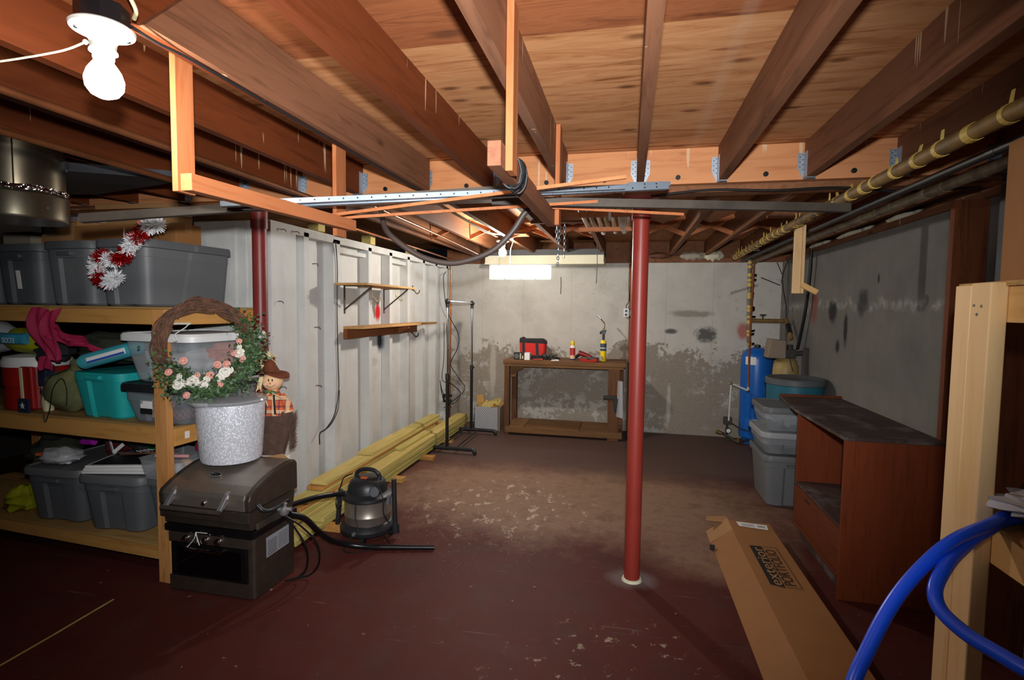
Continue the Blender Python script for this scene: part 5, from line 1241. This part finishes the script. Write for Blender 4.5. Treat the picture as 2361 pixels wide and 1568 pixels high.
part('case', MB().loft([rrect(.20, .085, .02, 0), rrect(.225, .10, .025, .03), rrect(.225, .10, .025, .038)]), 'can red', t, smooth=True); part('lid', MB().loft([rrect(.22, .098, .025, .0385), rrect(.205, .085, .025, .052)]), 'dark steel angle', t, smooth=True)
part('latch', MB().cbox((.0, -.051, .034), (.05, .004, .012)), 'black plastic', t)
crumple('plastic_wrap', 'crumpled clear plastic beside the red case on the workbench', 'wrapping', 'clear plastic bag', (-.335, 6.36, ZT), (.10, .09, .07), 0, 51, 18, .3, 3)
t = thing('blow_torch', 'yellow gas cylinder with black torch head and bent nozzle on the workbench', 'torch', (-.285, 6.40, ZT))
part('cylinder', MB().lathe([(.032, 0), (.036, .006), (.036, .225), (.030, .245), (.018, .255)], 32), 'yellow cylinder', t, smooth=True)
part('label_band', MB().lathe([(.0366, .125), (.0366, .215)], 32, cap0=False, cap1=False), 'torch label', t, smooth=True); part('label_stripe', MB().lathe([(.0369, .155), (.0369, .165)], 32, cap0=False, cap1=False), 'white paper', t, smooth=True)
vh = part('torch_head', MB().cyl((0, 0, .25), (0, 0, .33), .0145, 14).cbox((0, 0, .355), (.05, .03, .04)).ball((-.03, 0, .345), .018, 10, 8).cyl((0, 0, .36), (.03, 0, .372), .01, 10), 'black plastic', t, smooth=True)
part('brass_valve', MB().cyl((.0, 0, .37), (0, 0, .40), .009, 10), 'brass', t, smooth=True)
part('nozzle', MB().tube([(.008, 0, .39), (.01, 0, .45), (.0, 0, .465), (-.03, 0, .50), (-.07, 0, .545)], .006, 8).cyl((-.04, 0, .511), (-.075, 0, .55), .009, 10), 'chrome', t, smooth=True)
t = thing('drill_holster', 'black holster hanging on the right leg of the workbench', 'holster', (-.13, 6.17, .44))
part('belt_loop', MB().box((-.13, 0, .06), (.02, .02, .10)), 'black rubber', t, bev=.004); part('pouch', MB().prism([(-.02, .07), (.035, .07), (.02, -.09), (-.005, -.09)], 'Y', -.01, .015), 'black rubber', t, bev=.004)
part('clear_bag', MB().prism([(.03, .28), (.085, .27), (.095, -.16), (.02, -.14)], 'Y', .0, .03), 'clear plastic bag', t)
# box of offcuts
t = thing('wire_print_box', 'small box with grey wire lattice print, full of wood offcuts, left of the workbench', 'box', (-1.715, 6.46, 0))
part('box', MB().box((-.155, -.125, 0), (.155, .125, .006)).box((-.155, -.125, 0), (.155, -.12, .30)).box((-.155, .12, 0), (.155, .125, .30)).box((-.155, -.125, 0), (-.15, .125, .30)).box((.15, -.125, 0), (.155, .125, .30)), 'wire lattice print', t)
part('side_panel', MB().box((.156, -.125, 0), (.175, .125, .295)), 'tan box', t)
rr_ = random.Random(17); OL = ['upright wide', 'leaning narrow', 'front short', 'right leaning', 'orange end', 'rear flat', 'tilted middle', 'small right corner']
for k, (x, y, a, b, w_, l_) in enumerate(((-.10, .03, -.15, .1, .09, .30), (-.02, -.04, .95, .0, .05, .26), (.03, -.06, 1.3, .2, .06, .20), (.09, .0, 1.0, -.2, .045, .24), (.0, .05, -.8, .1, .07, .2), (.06, .06, 1.45, 0, .08, .2), (.10, -.05, -1.2, .1, .05, .18), (.12, .05, 1.2, -.1, .04, .18))):
    m = MB().cbox((0, 0, 0), (w_, .03, l_), (b, a, .2*k)); zlo = min(p[2] for p in m.v); top = (.43 if k == 0 else .355)-max(p[2] for p in m.v)
    one('wood_offcut', '%s wood offcut in the lattice print box' % OL[k], 'offcut', m.xf(Matrix.Translation((-1.715+x, 6.46+y, top+.01*(k % 3)))), 'treated lumber yellow' if k % 3 else 'offcut wood', group='offcuts in the lattice print box')

# ---------------------------------------------------------------- shelves and fittings on the white wall
t = thing('wall_shelf', 'upper wall shelf, thin board on two diagonal metal brackets', 'shelf', (XL, 3.88, 1.715))
part('shelf_board', MB().box((0, 0, 0), (.285, 1.0, .018)), 'board shelf', t, bev=.002)
for y in (.14, .87):
    b_ = part('bracket', MB().bar((.004, y, -.20), (.24, y+.02, -.006), .02, .008).box((0, y-.01, -.235), (.005, y+.012, 0)).box((0, y-.01, -.006), (.25, y+.012, -.001)), 'dark steel angle', t, 'diagonal metal bracket')
t = thing('wall_shelf', 'lower wall shelf, thicker board on a brown cleat', 'shelf', (XL, 4.0, 1.275))
part('shelf_board', MB().prism([(0, 0), (.17, .03), (.17, 1.77), (.0, 1.55)], 'Z', .078, .10), 'board shelf', t, bev=.002)
part('cleat', MB().box((.0, .0, -.005), (.035, 1.50, .077)), 'stained cleat', t, bev=.002)
part('support_block', MB().prism([(.035, .0), (.15, .05), (.15, .077), (.035, .077)], 'Y', 1.00, 1.035), 'stained cleat', t)
hk = MB().box((0, -.01, 0), (.004, .01, .06)).tube([(.004, 0, .02), (.03, 0, -.01), (.05, 0, -.03), (.075, 0, -.02), (.085, 0, .01)], .005, 7)
for i, (y, z, l_, mt) in enumerate(((4.52, 1.62, 'curved tan hook under the middle of the upper wall shelf', 'cream cord'), (5.02, 1.64, 'curved tan hook near the far end of the upper wall shelf', 'cream cord'), (5.45, 1.72, 'thin wire hook on the white wall beyond the upper shelf', 'dark steel angle'), (5.42, 1.25, 'black hook on the white wall under the lower shelf end', 'black rubber'))):
    m = MB(); m.v, m.f = list(hk.v), list(hk.f); one('wall_hook', l_, 'hook', m, mt, loc=(XL, y, z), group='hooks on the white wall')
def wcable(label, pts, r=.0045, mat='black rubber'): one('wall_cable', label, 'cable', MB().tube(pts, r, 7), mat, smooth=True, group='cables on the white wall')
wcable('black cable hanging down the white wall past the wall shelves, split at the bottom', [(-2.315, 3.87, 2.06), (-2.32, 3.90, 1.85), (-2.32, 3.89, 1.5), (-2.32, 3.90, 1.1), (-2.32, 3.905, .85), (-2.32, 3.84, .66), (-2.32, 3.72, .575), (-2.32, 3.63, .555), (-2.32, 3.625, .47)])
wcable('second strand of the cable ending low on the white wall', [(-2.312, 3.905, .85), (-2.312, 3.88, .70), (-2.312, 3.78, .60), (-2.312, 3.66, .565)], .0035)
wcable('thin grey cable curving down near the corner, behind the clothes rack', [(-2.32, 6.50, 2.0), (-2.30, 6.36, 1.9), (-2.28, 6.45, 1.5), (-2.2, 6.66, 1.2), (-2.22, 6.70, 1.0), (-2.28, 6.60, .80), (-2.2, 6.70, .6), (-2.12, 6.72, .45), (-2.25, 6.6, .30), (-2.3, 6.4, .25)])
wcable('looped grey cable low in the corner behind the clothes rack', [(-2.31, 6.42, 1.35), (-2.31, 6.42, .9), (-2.31, 6.36, .62), (-2.24, 6.5, .55), (-2.16, 6.66, .40), (-2.24, 6.62, .27), (-2.30, 6.4, .34), (-2.31, 6.28, .62), (-2.31, 6.38, .45), (-2.25, 6.55, .22)])
one('cable_reel', 'black bracket with wound cables low in the left corner', 'bracket', MB().cbox((-2.26, 6.45, .40), (.10, .02, .03)).cbox((-2.26, 6.45, .33), (.10, .02, .03)).box((-2.33, 6.44, .31), (-2.31, 6.46, .42)), 'black plastic')
for i, (y, z) in enumerate(((3.16, 1.57), (3.18, .98), (3.58, 1.86), (3.60, 1.38), (3.61, .93), (3.2, 2.06), (3.35, 2.065))):
    one('nail', 'bent nail in the white wall, '+['beside the dark red post at eye level', 'beside the doll', 'high on the second stud', 'midway up the second stud', 'low on the second stud', 'near the top plate by the post', 'farther along the top plate'][i], 'nail', MB().tube([(XL-.01, y, z), (XL+.025, y+.01, z+.002), (XL+.03, y+.02, z-.012)], .0028, 5, seg=2), 'dark steel angle', group='nails in the white wall')
for k, y in enumerate((3.62, 4.45, 5.42)):
    one('beam_block', 'yellowish wood block above the white wall top plate, %s from the camera' % ORD[k], 'block', MB().box((-2.40, y, 2.112), (XL+.02, y+.09, 2.19)), 'treated lumber yellow', group='blocks above the white wall')

# ---------------------------------------------------------------- dresser / console by the right wall
t = thing('console_cabinet', 'dark reddish wooden console cabinet with dusty top and open front, along the right wall', 'cabinet', (1.135, 3.06, 0))
part('side_panel', MB().box((0, 0, 0), (.465, .022, .868)), 'teak z', t, bev=.002)
part('side_panel', MB().box((.012, .815, .10), (.465, .84, .868)), 'teak z', t, bev=.002)
part('side_panel', MB().box((.29, 1.325, .0), (.465, 1.345, .868)), 'teak z', t)
part('top', MB().prism([(-.006, -.004), (.470, -.004), (.465, 1.375), (.035, 1.375), (-.02, .80)], 'Z', .869, .888), 'dusty teak', t, 'dusty scratched top', bev=.002)
part('rear_lip', MB().box((.03, 1.355, .888), (.465, 1.376, .905)), 'teak y', t)
part('back_panel', MB().box((.447, .022, .10), (.464, .815, .868)), 'teak z', t)
part('shelf', MB().box((.012, .0225, .375), (.446, .8145, .390)), 'dusty teak', t)
part('drawer', MB().box((.004, .026, .135), (.022, .812, .372)), 'teak y', t, 'wide drawer front', bev=.002)
kids_ = part('finger_slot', MB().prism([(.50, .345), (.60, .345), (.58, .330), (.52, .330)], 'X', .0025, .0045), 'label black', t)
part('bottom_board', MB().box((.0, .0225, .105), (.446, .8145, .130)), 'teak y', t, bev=.002)
part('toe_board', MB().box((.05, .0225, .0), (.07, .8145, .104)), 'dusty teak', t)
# totes beyond the cabinet
ta = tote('tall grey tote on the floor beyond the console cabinet, lowest of its stack', 0, 0, None, .36, .46, .385, 'grey tote', 'grey lid', .07, loc=(1.29, 4.67, 0), rz=0, lidh=.03)
tbx = tote('clear box with white lid, middle of the stack beyond the console cabinet', 0, 0, None, .38, .44, .15, 'clear tote', 'light strip grey', .06, loc=(1.28, 4.67, .417), rz=0, strips=False, name='clear_storage_box')
tcx = tote('clear box with dark grey lid, topmost of the stack beyond the console cabinet', 0, 0, None, .33, .40, .165, 'clear tote', 'grey lid', .06, loc=(1.265, 4.66, .599), rz=0, strips=False, name='clear_storage_box')
crumple('plastic_sheet', 'crumpled plastic sheet inside the topmost clear box beyond the cabinet', 'sheet', 'clear plastic bag', (1.28, 4.60, .617), (.24, .20, .12), 0, 61, 18, .3, 3)
crumple('grey_bundle', 'grey bundle inside the middle clear box beyond the cabinet', 'bundle', 'grey board', (1.28, 4.66, .434), (.30, .34, .11), 0, 62, 18, .15, 3)

# ---------------------------------------------------------------- water tanks and plumbing in the right corner
t = thing('pressure_tank', 'bright blue upright pressure tank in the right corner', 'tank', (1.475, 6.585, 0))
part('shell', MB().lathe([(.13, .0), (.135, .06), (.165, .075), (.170, .11), (.170, .30), (.166, .315), (.170, .33), (.170, .98), (.160, 1.04), (.12, 1.095), (.05, 1.12), (.01, 1.125)], 40), 'blue tank', t, smooth=True)
part('air_valve_cap', MB().lathe([(.035, 1.12), (.035, 1.15), (.02, 1.155)], 16), 'black plastic', t, smooth=True)
lm = MB(); a0 = -2.55; 
pts = [[(.1715*cos(a0+i*.055), .1715*sin(a0+i*.055), z) for i in range(14)] for z in (.93, 1.02)]
lm.loft(pts, False, False, close=False); part('label_band', lm, 'white paper', t, 'white label')
t = thing('brine_tank', 'teal blue round brine tank with dark lid behind the console cabinet', 'tank', (1.500, 5.22, 0))
part('barrel', MB().lathe([(.215, 0), (.222, .02), (.236, .90)], 44), 'teal tank', t, smooth=True)
part('lid', MB().lathe([(.242, .885), (.248, .89), (.248, .935), (.236, .945), (.21, .940), (.205, .936)], 44), 'dark grey tote', t, smooth=True)
t = thing('water_softener', 'tan fibreglass water softener with a boxed control head behind the teal tank', 'softener', (1.562, 5.76, 0))
part('tank_body', MB().lathe([(.115, 0), (.12, .05), (.12, .95), (.115, 1.0), (.10, 1.03), (.105, 1.045), (.07, 1.075)], 32), 'tan fibreglass', t, smooth=True)
part('control_head', MB().prism([(-.20, 1.08), (-.03, 1.075), (-.035, 1.255), (-.175, 1.27)], 'Y', -.11, .06), 'tan box', t, bev=.006)
part('valve_body', MB().cbox((.02, 0, 1.12), (.12, .10, .09)).cyl((.05, 0, 1.12), (.14, -.03, 1.13), .025, 14).cyl((.03, 0, 1.15), (.03, 0, 1.21), .03, 14), 'dark patina', t, bev=.004)
part('wire', MB().tube([(.0, -.115, 1.10), (.01, -.13, 1.03), (.03, -.135, .96)], .004, 6), 'black rubber', t)
t = thing('tank_header_pipe', 'yellow wrapped header pipe and valve crossing above the water softener', 'pipe', (1.34, 6.25, 1.44))
part('pipe', MB().cyl((0, 0, 0), (.33, 0, .0), .022, 14).cyl((.34, 0, .02), (.345, -.2, -.19), .02, 14), 'pipe lagging', t, smooth=True)
part('valve_handle', MB().cyl((.10, -.01, .02), (.10, -.02, .06), .006, 8).cbox((.10, -.02, .065), (.07, .012, .01)).cbox((.10, -.02, .055), (.045, .012, .008)), 'black steel', t)
part('union_fitting', MB().cyl((.342, -.05, -.04), (.344, -.14, -.13), .027, 14), 'black plastic', t, smooth=True)
pipe('dark slim pipe running down in front of the blue pressure tank', [(1.335, 6.26, 2.08), (1.325, 6.26, 1.5), (1.32, 6.25, 1.15), (1.325, 6.25, .70)], .012, 'stained cleat')
t = thing('PVC_drain_pipe', 'thin white pipe with elbows low on the left of the blue tank', 'pipe', (1.14, 6.30, .30)); t.name = 'drain_pipe'
part('riser', MB().cyl((0, 0, 0), (.012, 0, .42), .010, 12), 'PVC', t, smooth=True); part('elbow', MB().ball((.013, 0, .425), .018, 12, 8), 'brass', t, smooth=True)
part('crosspipe', MB().cyl((.013, 0, .425), (.185, -.01, .355), .011, 12).cyl((.19, -.01, .34), (.19, -.01, .44), .011, 12), 'PVC', t, smooth=True); part('elbow', MB().ball((.19, -.01, .345), .018, 12, 8), 'dark patina', t, smooth=True)
t = thing('pump_manifold', 'pump switch and round pressure gauge low on the wall left of the blue tank', 'gauge', (1.17, 6.50, .0))
part('switch_box', MB().box((-.05, -.03, .22), (.04, .04, .30)), 'dark patina', t, bev=.004)
g_ = part('gauge', MB().cyl((.0, -.045, .15), (.0, -.02, .15), .034, 24), 'black plastic', t, smooth=True); part('dial', MB().cyl((.0, -.047, .15), (.0, -.0455, .15), .024, 24), 'white paper', g_)
part('manifold_pipe', MB().tube([(-.10, .0, .12), (-.04, .0, .10), (.03, -.02, .06), (.10, -.08, .035), (.22, -.02, .05)], .016, 10).cyl((-.01, 0, .1), (-.01, 0, .24), .014, 10), 'dark patina', t, smooth=True)
part('brass_tee', MB().cyl((-.13, 0, .125), (-.07, 0, .11), .022, 12).cyl((.10, -.09, .03), (.10, -.09, .08), .015, 12), 'brass', t, smooth=True)
part('cable', MB().tube([(.03, 0, .24), (.12, -.05, .19), (.22, -.12, .18), (.32, -.12, .22)], .006, 6), 'black rubber', t, smooth=True)
pipe('black poly pipe dropping along the right wall to the softener', [(1.70, 5.60, 2.14), (1.705, 5.63, 1.9), (1.70, 5.70, 1.55), (1.695, 5.80, 1.3), (1.685, 5.84, 1.16)], .016, 'black rubber')
pipe('thin dark cable down the right corner behind the pine board', [(1.66, 6.2, 2.10), (1.62, 6.25, 1.9), (1.68, 6.28, 1.6), (1.68, 6.28, 1.45)], .006, 'black rubber', name='wire', cat='cable')
pipe('black bent rod sticking from the sill in the right corner', [(1.665, 6.66, 2.11), (1.735, 6.66, 1.95), (1.71, 6.66, 1.845), (1.50, 6.66, 1.935)], .005, 'black rubber', name='bent_rod', cat='rod', smooth=False)
one('wire_loop', 'thin wire poking out beside the vertical taped pipe', 'wire', MB().cyl((1.11, 6.28, 1.75), (1.39, 6.28, 1.84), .002, 5).cyl((1.11, 6.28, 1.735), (1.39, 6.28, 1.825), .002, 5).cyl((1.11, 6.28, 1.75), (1.11, 6.28, 1.735), .002, 5), 'black rubber')
# strip with electrical outlet beside the post
one('wall_strip', 'vertical wooden furring strip on the back wall behind the red post', 'wood strip', MB().box((.005, 6.745, .02), (.055, 6.779, 2.115)), 'frame wood z')
t = thing('electrical_outlet', 'white outlet box with black sockets on the wooden strip left of the red post', 'outlet', (-.03, 6.70, 1.45))
part('box', MB().box((-.03, 0, 0), (.035, .04, .105)), 'white plastic', t, bev=.003)
for z_ in (.028, .075): part('socket', MB().cyl((0, -.002, z_), (0, .001, z_), .016, 16), 'black plastic', t, smooth=True)
part('side_plate', MB().box((.036, .02, .015), (.066, .03, .085)), 'white plastic', t, bev=.003)
for z_ in (.030, .068): part('screw', MB().cyl((.051, .017, z_), (.051, .02, z_), .005, 8), 'black plastic', t)
one('outlet_cable', 'dark cable running down the wooden strip to the outlet box', 'cable', MB().tube([(.0, 6.738, 2.11), (-.004, 6.738, 1.9), (.0, 6.738, 1.65), (-.028, 6.735, 1.60), (-.03, 6.735, 1.556)], .005, 6), 'black rubber')

# ---------------------------------------------------------------- long carton on the floor
def long_box():
    t = thing('long_cardboard_box', 'long cardboard carton lettered exterior PORTFOLIO lying on the floor', 'box', (.81, 1.10, 0), .012)
    sec = [(-.205, .0), (-.075, .105), (.195, .100), (.20, .0)]
    part('carton', MB().prism(sec, 'Y', .64, 2.70), 'cardboard', t, bev=.003)
    part('end_flap', MB().prism([(-.215, 2.70), (-.075, 2.70), (-.06, 2.80), (-.20, 2.77)], 'Z', .085, .090).xf(Matrix.Rotation(0, 4, 'X')), 'cardboard light', t)
    part('end_flap', MB().prism([(-.21, -.001), (-.08, .104), (-.07, .107), (-.205, .004)], 'Y', 2.53, 2.72), 'cardboard light', t)
    lb_ = part('shipping_label', MB().prism([(-.02, 2.60), (.155, 2.575), (.165, 2.655), (-.025, 2.672)], 'Z', .1065, .1075), 'white paper', t)
    lb_.rotation_euler.y = .013
    bar = MB()
    for i in range(7): bar.box((.10+i*.007, 2.60, .1078), (.103+i*.007, 2.635, .1082))
    for i in range(3): bar.box((.0, 2.605+.016*i, .1078), (.08, 2.609+.016*i, .1082))
    b_ = part('barcode', bar, 'ink', lb_)
    def put(mb, x, y, z, name, mat, par=t):
        mb.xf(Matrix.Translation((x, y, z)) @ Matrix.Rotation(pi/2, 4, 'Z')); return part(name, mb, mat, par)
    zt = .1062
    blk = MB().prism([(-.235, -.033), (.255, -.033), (.255, .035), (-.215, .035)], 'Z', 0, .0006); o1 = put(blk, .015, 2.05, zt, 'black_print', 'ink')
    tx = text_mb('exterior', .088); w_ = max(p[0] for p in tx.v)-min(p[0] for p in tx.v); tx.xf(Matrix.Diagonal((.45/w_, .95, 1, 1))); put(tx, .018, 2.055, zt+.0012, 'lettering', 'cardboard light', t)
    tx = text_mb('PORTFOLIO', .082); w_ = max(p[0] for p in tx.v)-min(p[0] for p in tx.v); tx.xf(Matrix.Diagonal((.42/w_, 1, 1, 1))); put(tx, .087, 2.055, zt-.0005, 'lettering', 'ink', t)
    fr = MB().bar((-.235, -.04, 0), (.25, -.04, 0), .003, .0006).bar((-.235, -.04, 0), (-.235, .035, 0), .003, .0006).bar((.25, -.04, 0), (.25, .035, 0), .003, .0006)
    put(fr, .092, 2.055, zt-.0003, 'printed_line', 'ink', t)
    part('strap_end', MB().cbox((-.215, 2.42, .02), (.03, .015, .03)), 'black plastic', t)
long_box()

# ---------------------------------------------------------------- right hand shelf
t = thing('pine_shelf_unit', 'pale pine shelf frame at the right edge of the picture', 'shelf', (.832, 1.46, 0))
part('leg', MB().box((0, 0, 0), (.037, .072, 1.622)).box((0, .072, 0), (.037, .138, 1.618)), 'fresh pine z', t, 'pale knotty front leg', bev=.003)
part('leg', MB().box((.82, .05, 0), (.857, .138, 1.62)), 'fresh pine z', t)
part('leg', MB().box((0, -1.6, 0), (.037, -1.51, 1.62)), 'fresh pine z', t)
for z0, z1 in ((.945, 1.027), (1.527, 1.612)):
    part('side_rail', MB().box((.038, -1.62, z0), (.075, .185, z1)), 'fresh pine y', t, bev=.002)
    part('side_rail', MB().box((.78, -1.62, z0), (.817, .185, z1)), 'fresh pine y', t)
    part('end_rail', MB().box((.076, .14, z0), (.779, .178, z1)), 'offcut wood', t)
    part('deck', MB().box((.03 if z0 > 1.2 else .038, -1.60, z1+.001), (.84, .18, z1+.013)), 'plywood deck', t)
for y, z in ((.030, 1.565), (.058, 1.567), (.045, 1.545), (.05, 1.0), (.07, .985)): part('screw', MB().cyl((-.001, y, z), (.002, y, z), .004, 8), 'black steel', t)
rb = thing('cardboard_box', 'tall tan cardboard box on the top of the pine shelf at the right edge', 'box', (1.10, 1.27, 1.626))
part('carton', MB().box((-.20, -.30, 0), (.20, .28, .34)), 'cardboard', rb, bev=.003)
pm = MB()
for y in (.18, .10):
    for z in (.04, .085): pm.box((-.2008, y-.012, z), (-.2002, y+.002, z+.002)).box((-.2008, y, z-.008), (-.2002, y+.002, z+.002))
part('printed_mark', pm, 'ink', rb)
H = MB().tube([(1.35, 1.50, 1.054), (1.10, 1.56, 1.054), (.95, 1.52, 1.056), (.84, 1.405, 1.066), (.705, 1.30, 1.055), (.62, 1.245, 1.012), (.549, 1.20, .950), (.487, 1.15, .873), (.437, 1.10, .795), (.39, 1.03, .62), (.37, .95, .35), (.42, .85, .10), (.55, .75, .016)], .0135, 14)
H2 = MB().tube([(1.30, 1.42, 1.054), (1.10, 1.49, 1.056), (.92, 1.47, 1.056), (.80, 1.375, 1.048), (.715, 1.30, 1.032), (.655, 1.235, 1.018), (.617, 1.19, .990), (.612, 1.155, .966), (.626, 1.10, .955), (.645, 1.05, .955), (.675, .98, .957), (.74, .88, .96), (.86, .78, .98)], .0135, 14)
t = thing('blue_hose', 'thick bright blue hose looping off the lower shelf at the right edge', 'hose', (0, 0, 0)); 
off = Vector((.95, 1.48, 1.04)); t.location = off
part('hose_run', H.xf(Matrix.Translation(-off)), 'blue hose', t, smooth=True); part('hose_loop', H2.xf(Matrix.Translation(-off)), 'blue hose', t, smooth=True)
crumple('white_rag', 'crumpled white rag lying over the blue hose on the right shelf', 'rag', 'rag white', (.955, 1.43, 1.070), (.16, .17, .06), .3, 71, 26, .25, 2.6)
crumple('dark_tarp', 'dark bluish bundle at the back of the lower right shelf', 'bundle', 'old fabric dark', (1.15, 1.585, 1.041), (.30, .09, .10), .1, 72, 22, .2, 2.6)
one('tape_roll', 'teal rimmed tape roll hooked on the rail of the right shelf', 'tape roll', MB().xf(Matrix.Identity(4)).lathe([(.022, -.012), (.034, -.012), (.036, 0), (.034, .012), (.022, .012), (.022, -.012)], 28, cap0=False, cap1=False).xf(Matrix.Translation((.850, 1.225, .985)) @ Euler((0, pi/2, 0)).to_matrix().to_4x4()), 'teal tote', smooth=True)
one('dark_tool', 'dark tool handle on the back of the lower right shelf', 'tool', MB().cyl((.97, 1.50, 1.10), (1.08, 1.58, 1.085), .012, 10), 'black rubber')
for k, (y0, l_) in enumerate(((3.12, 'dark old stud standing off the right wall behind the pine shelf'), (2.70, 'dark old stud off the right wall, nearer one, seen between the pine shelf decks'))):
    one('wall_stud', l_, 'stud', MB().box((1.60, y0, 0), (1.752, y0+.038, 2.12)), 'old stud wood')
one('hanging_bar_strap', 'grey metal strap on the right wall top behind the tall tan box', 'strap', MB().box((1.70, 2.9, 1.6), (1.712, 2.96, 2.2)), 'dirty duct')
for i, (y, l_, s_) in enumerate(((5.7, 'pale insulation tuft on the right wall top near the corner', .26), (4.9, 'pale insulation strip on the right wall top behind the pine board', .34), (4.1, 'pale insulation lump on the right wall top nearest the camera', .22))):
    m = MB(); m.ball((0, 0, 0), 1, 14, 8); m.v = [(a*.04, b*s_*(1+.2*sin(5*c)), c*.035*(1+.3*sin(6*b+i))) for a, b, c in m.v]
    one('insulation_tuft', l_, 'insulation', m, 'insulation', loc=(1.80, y, 2.19), smooth=True)
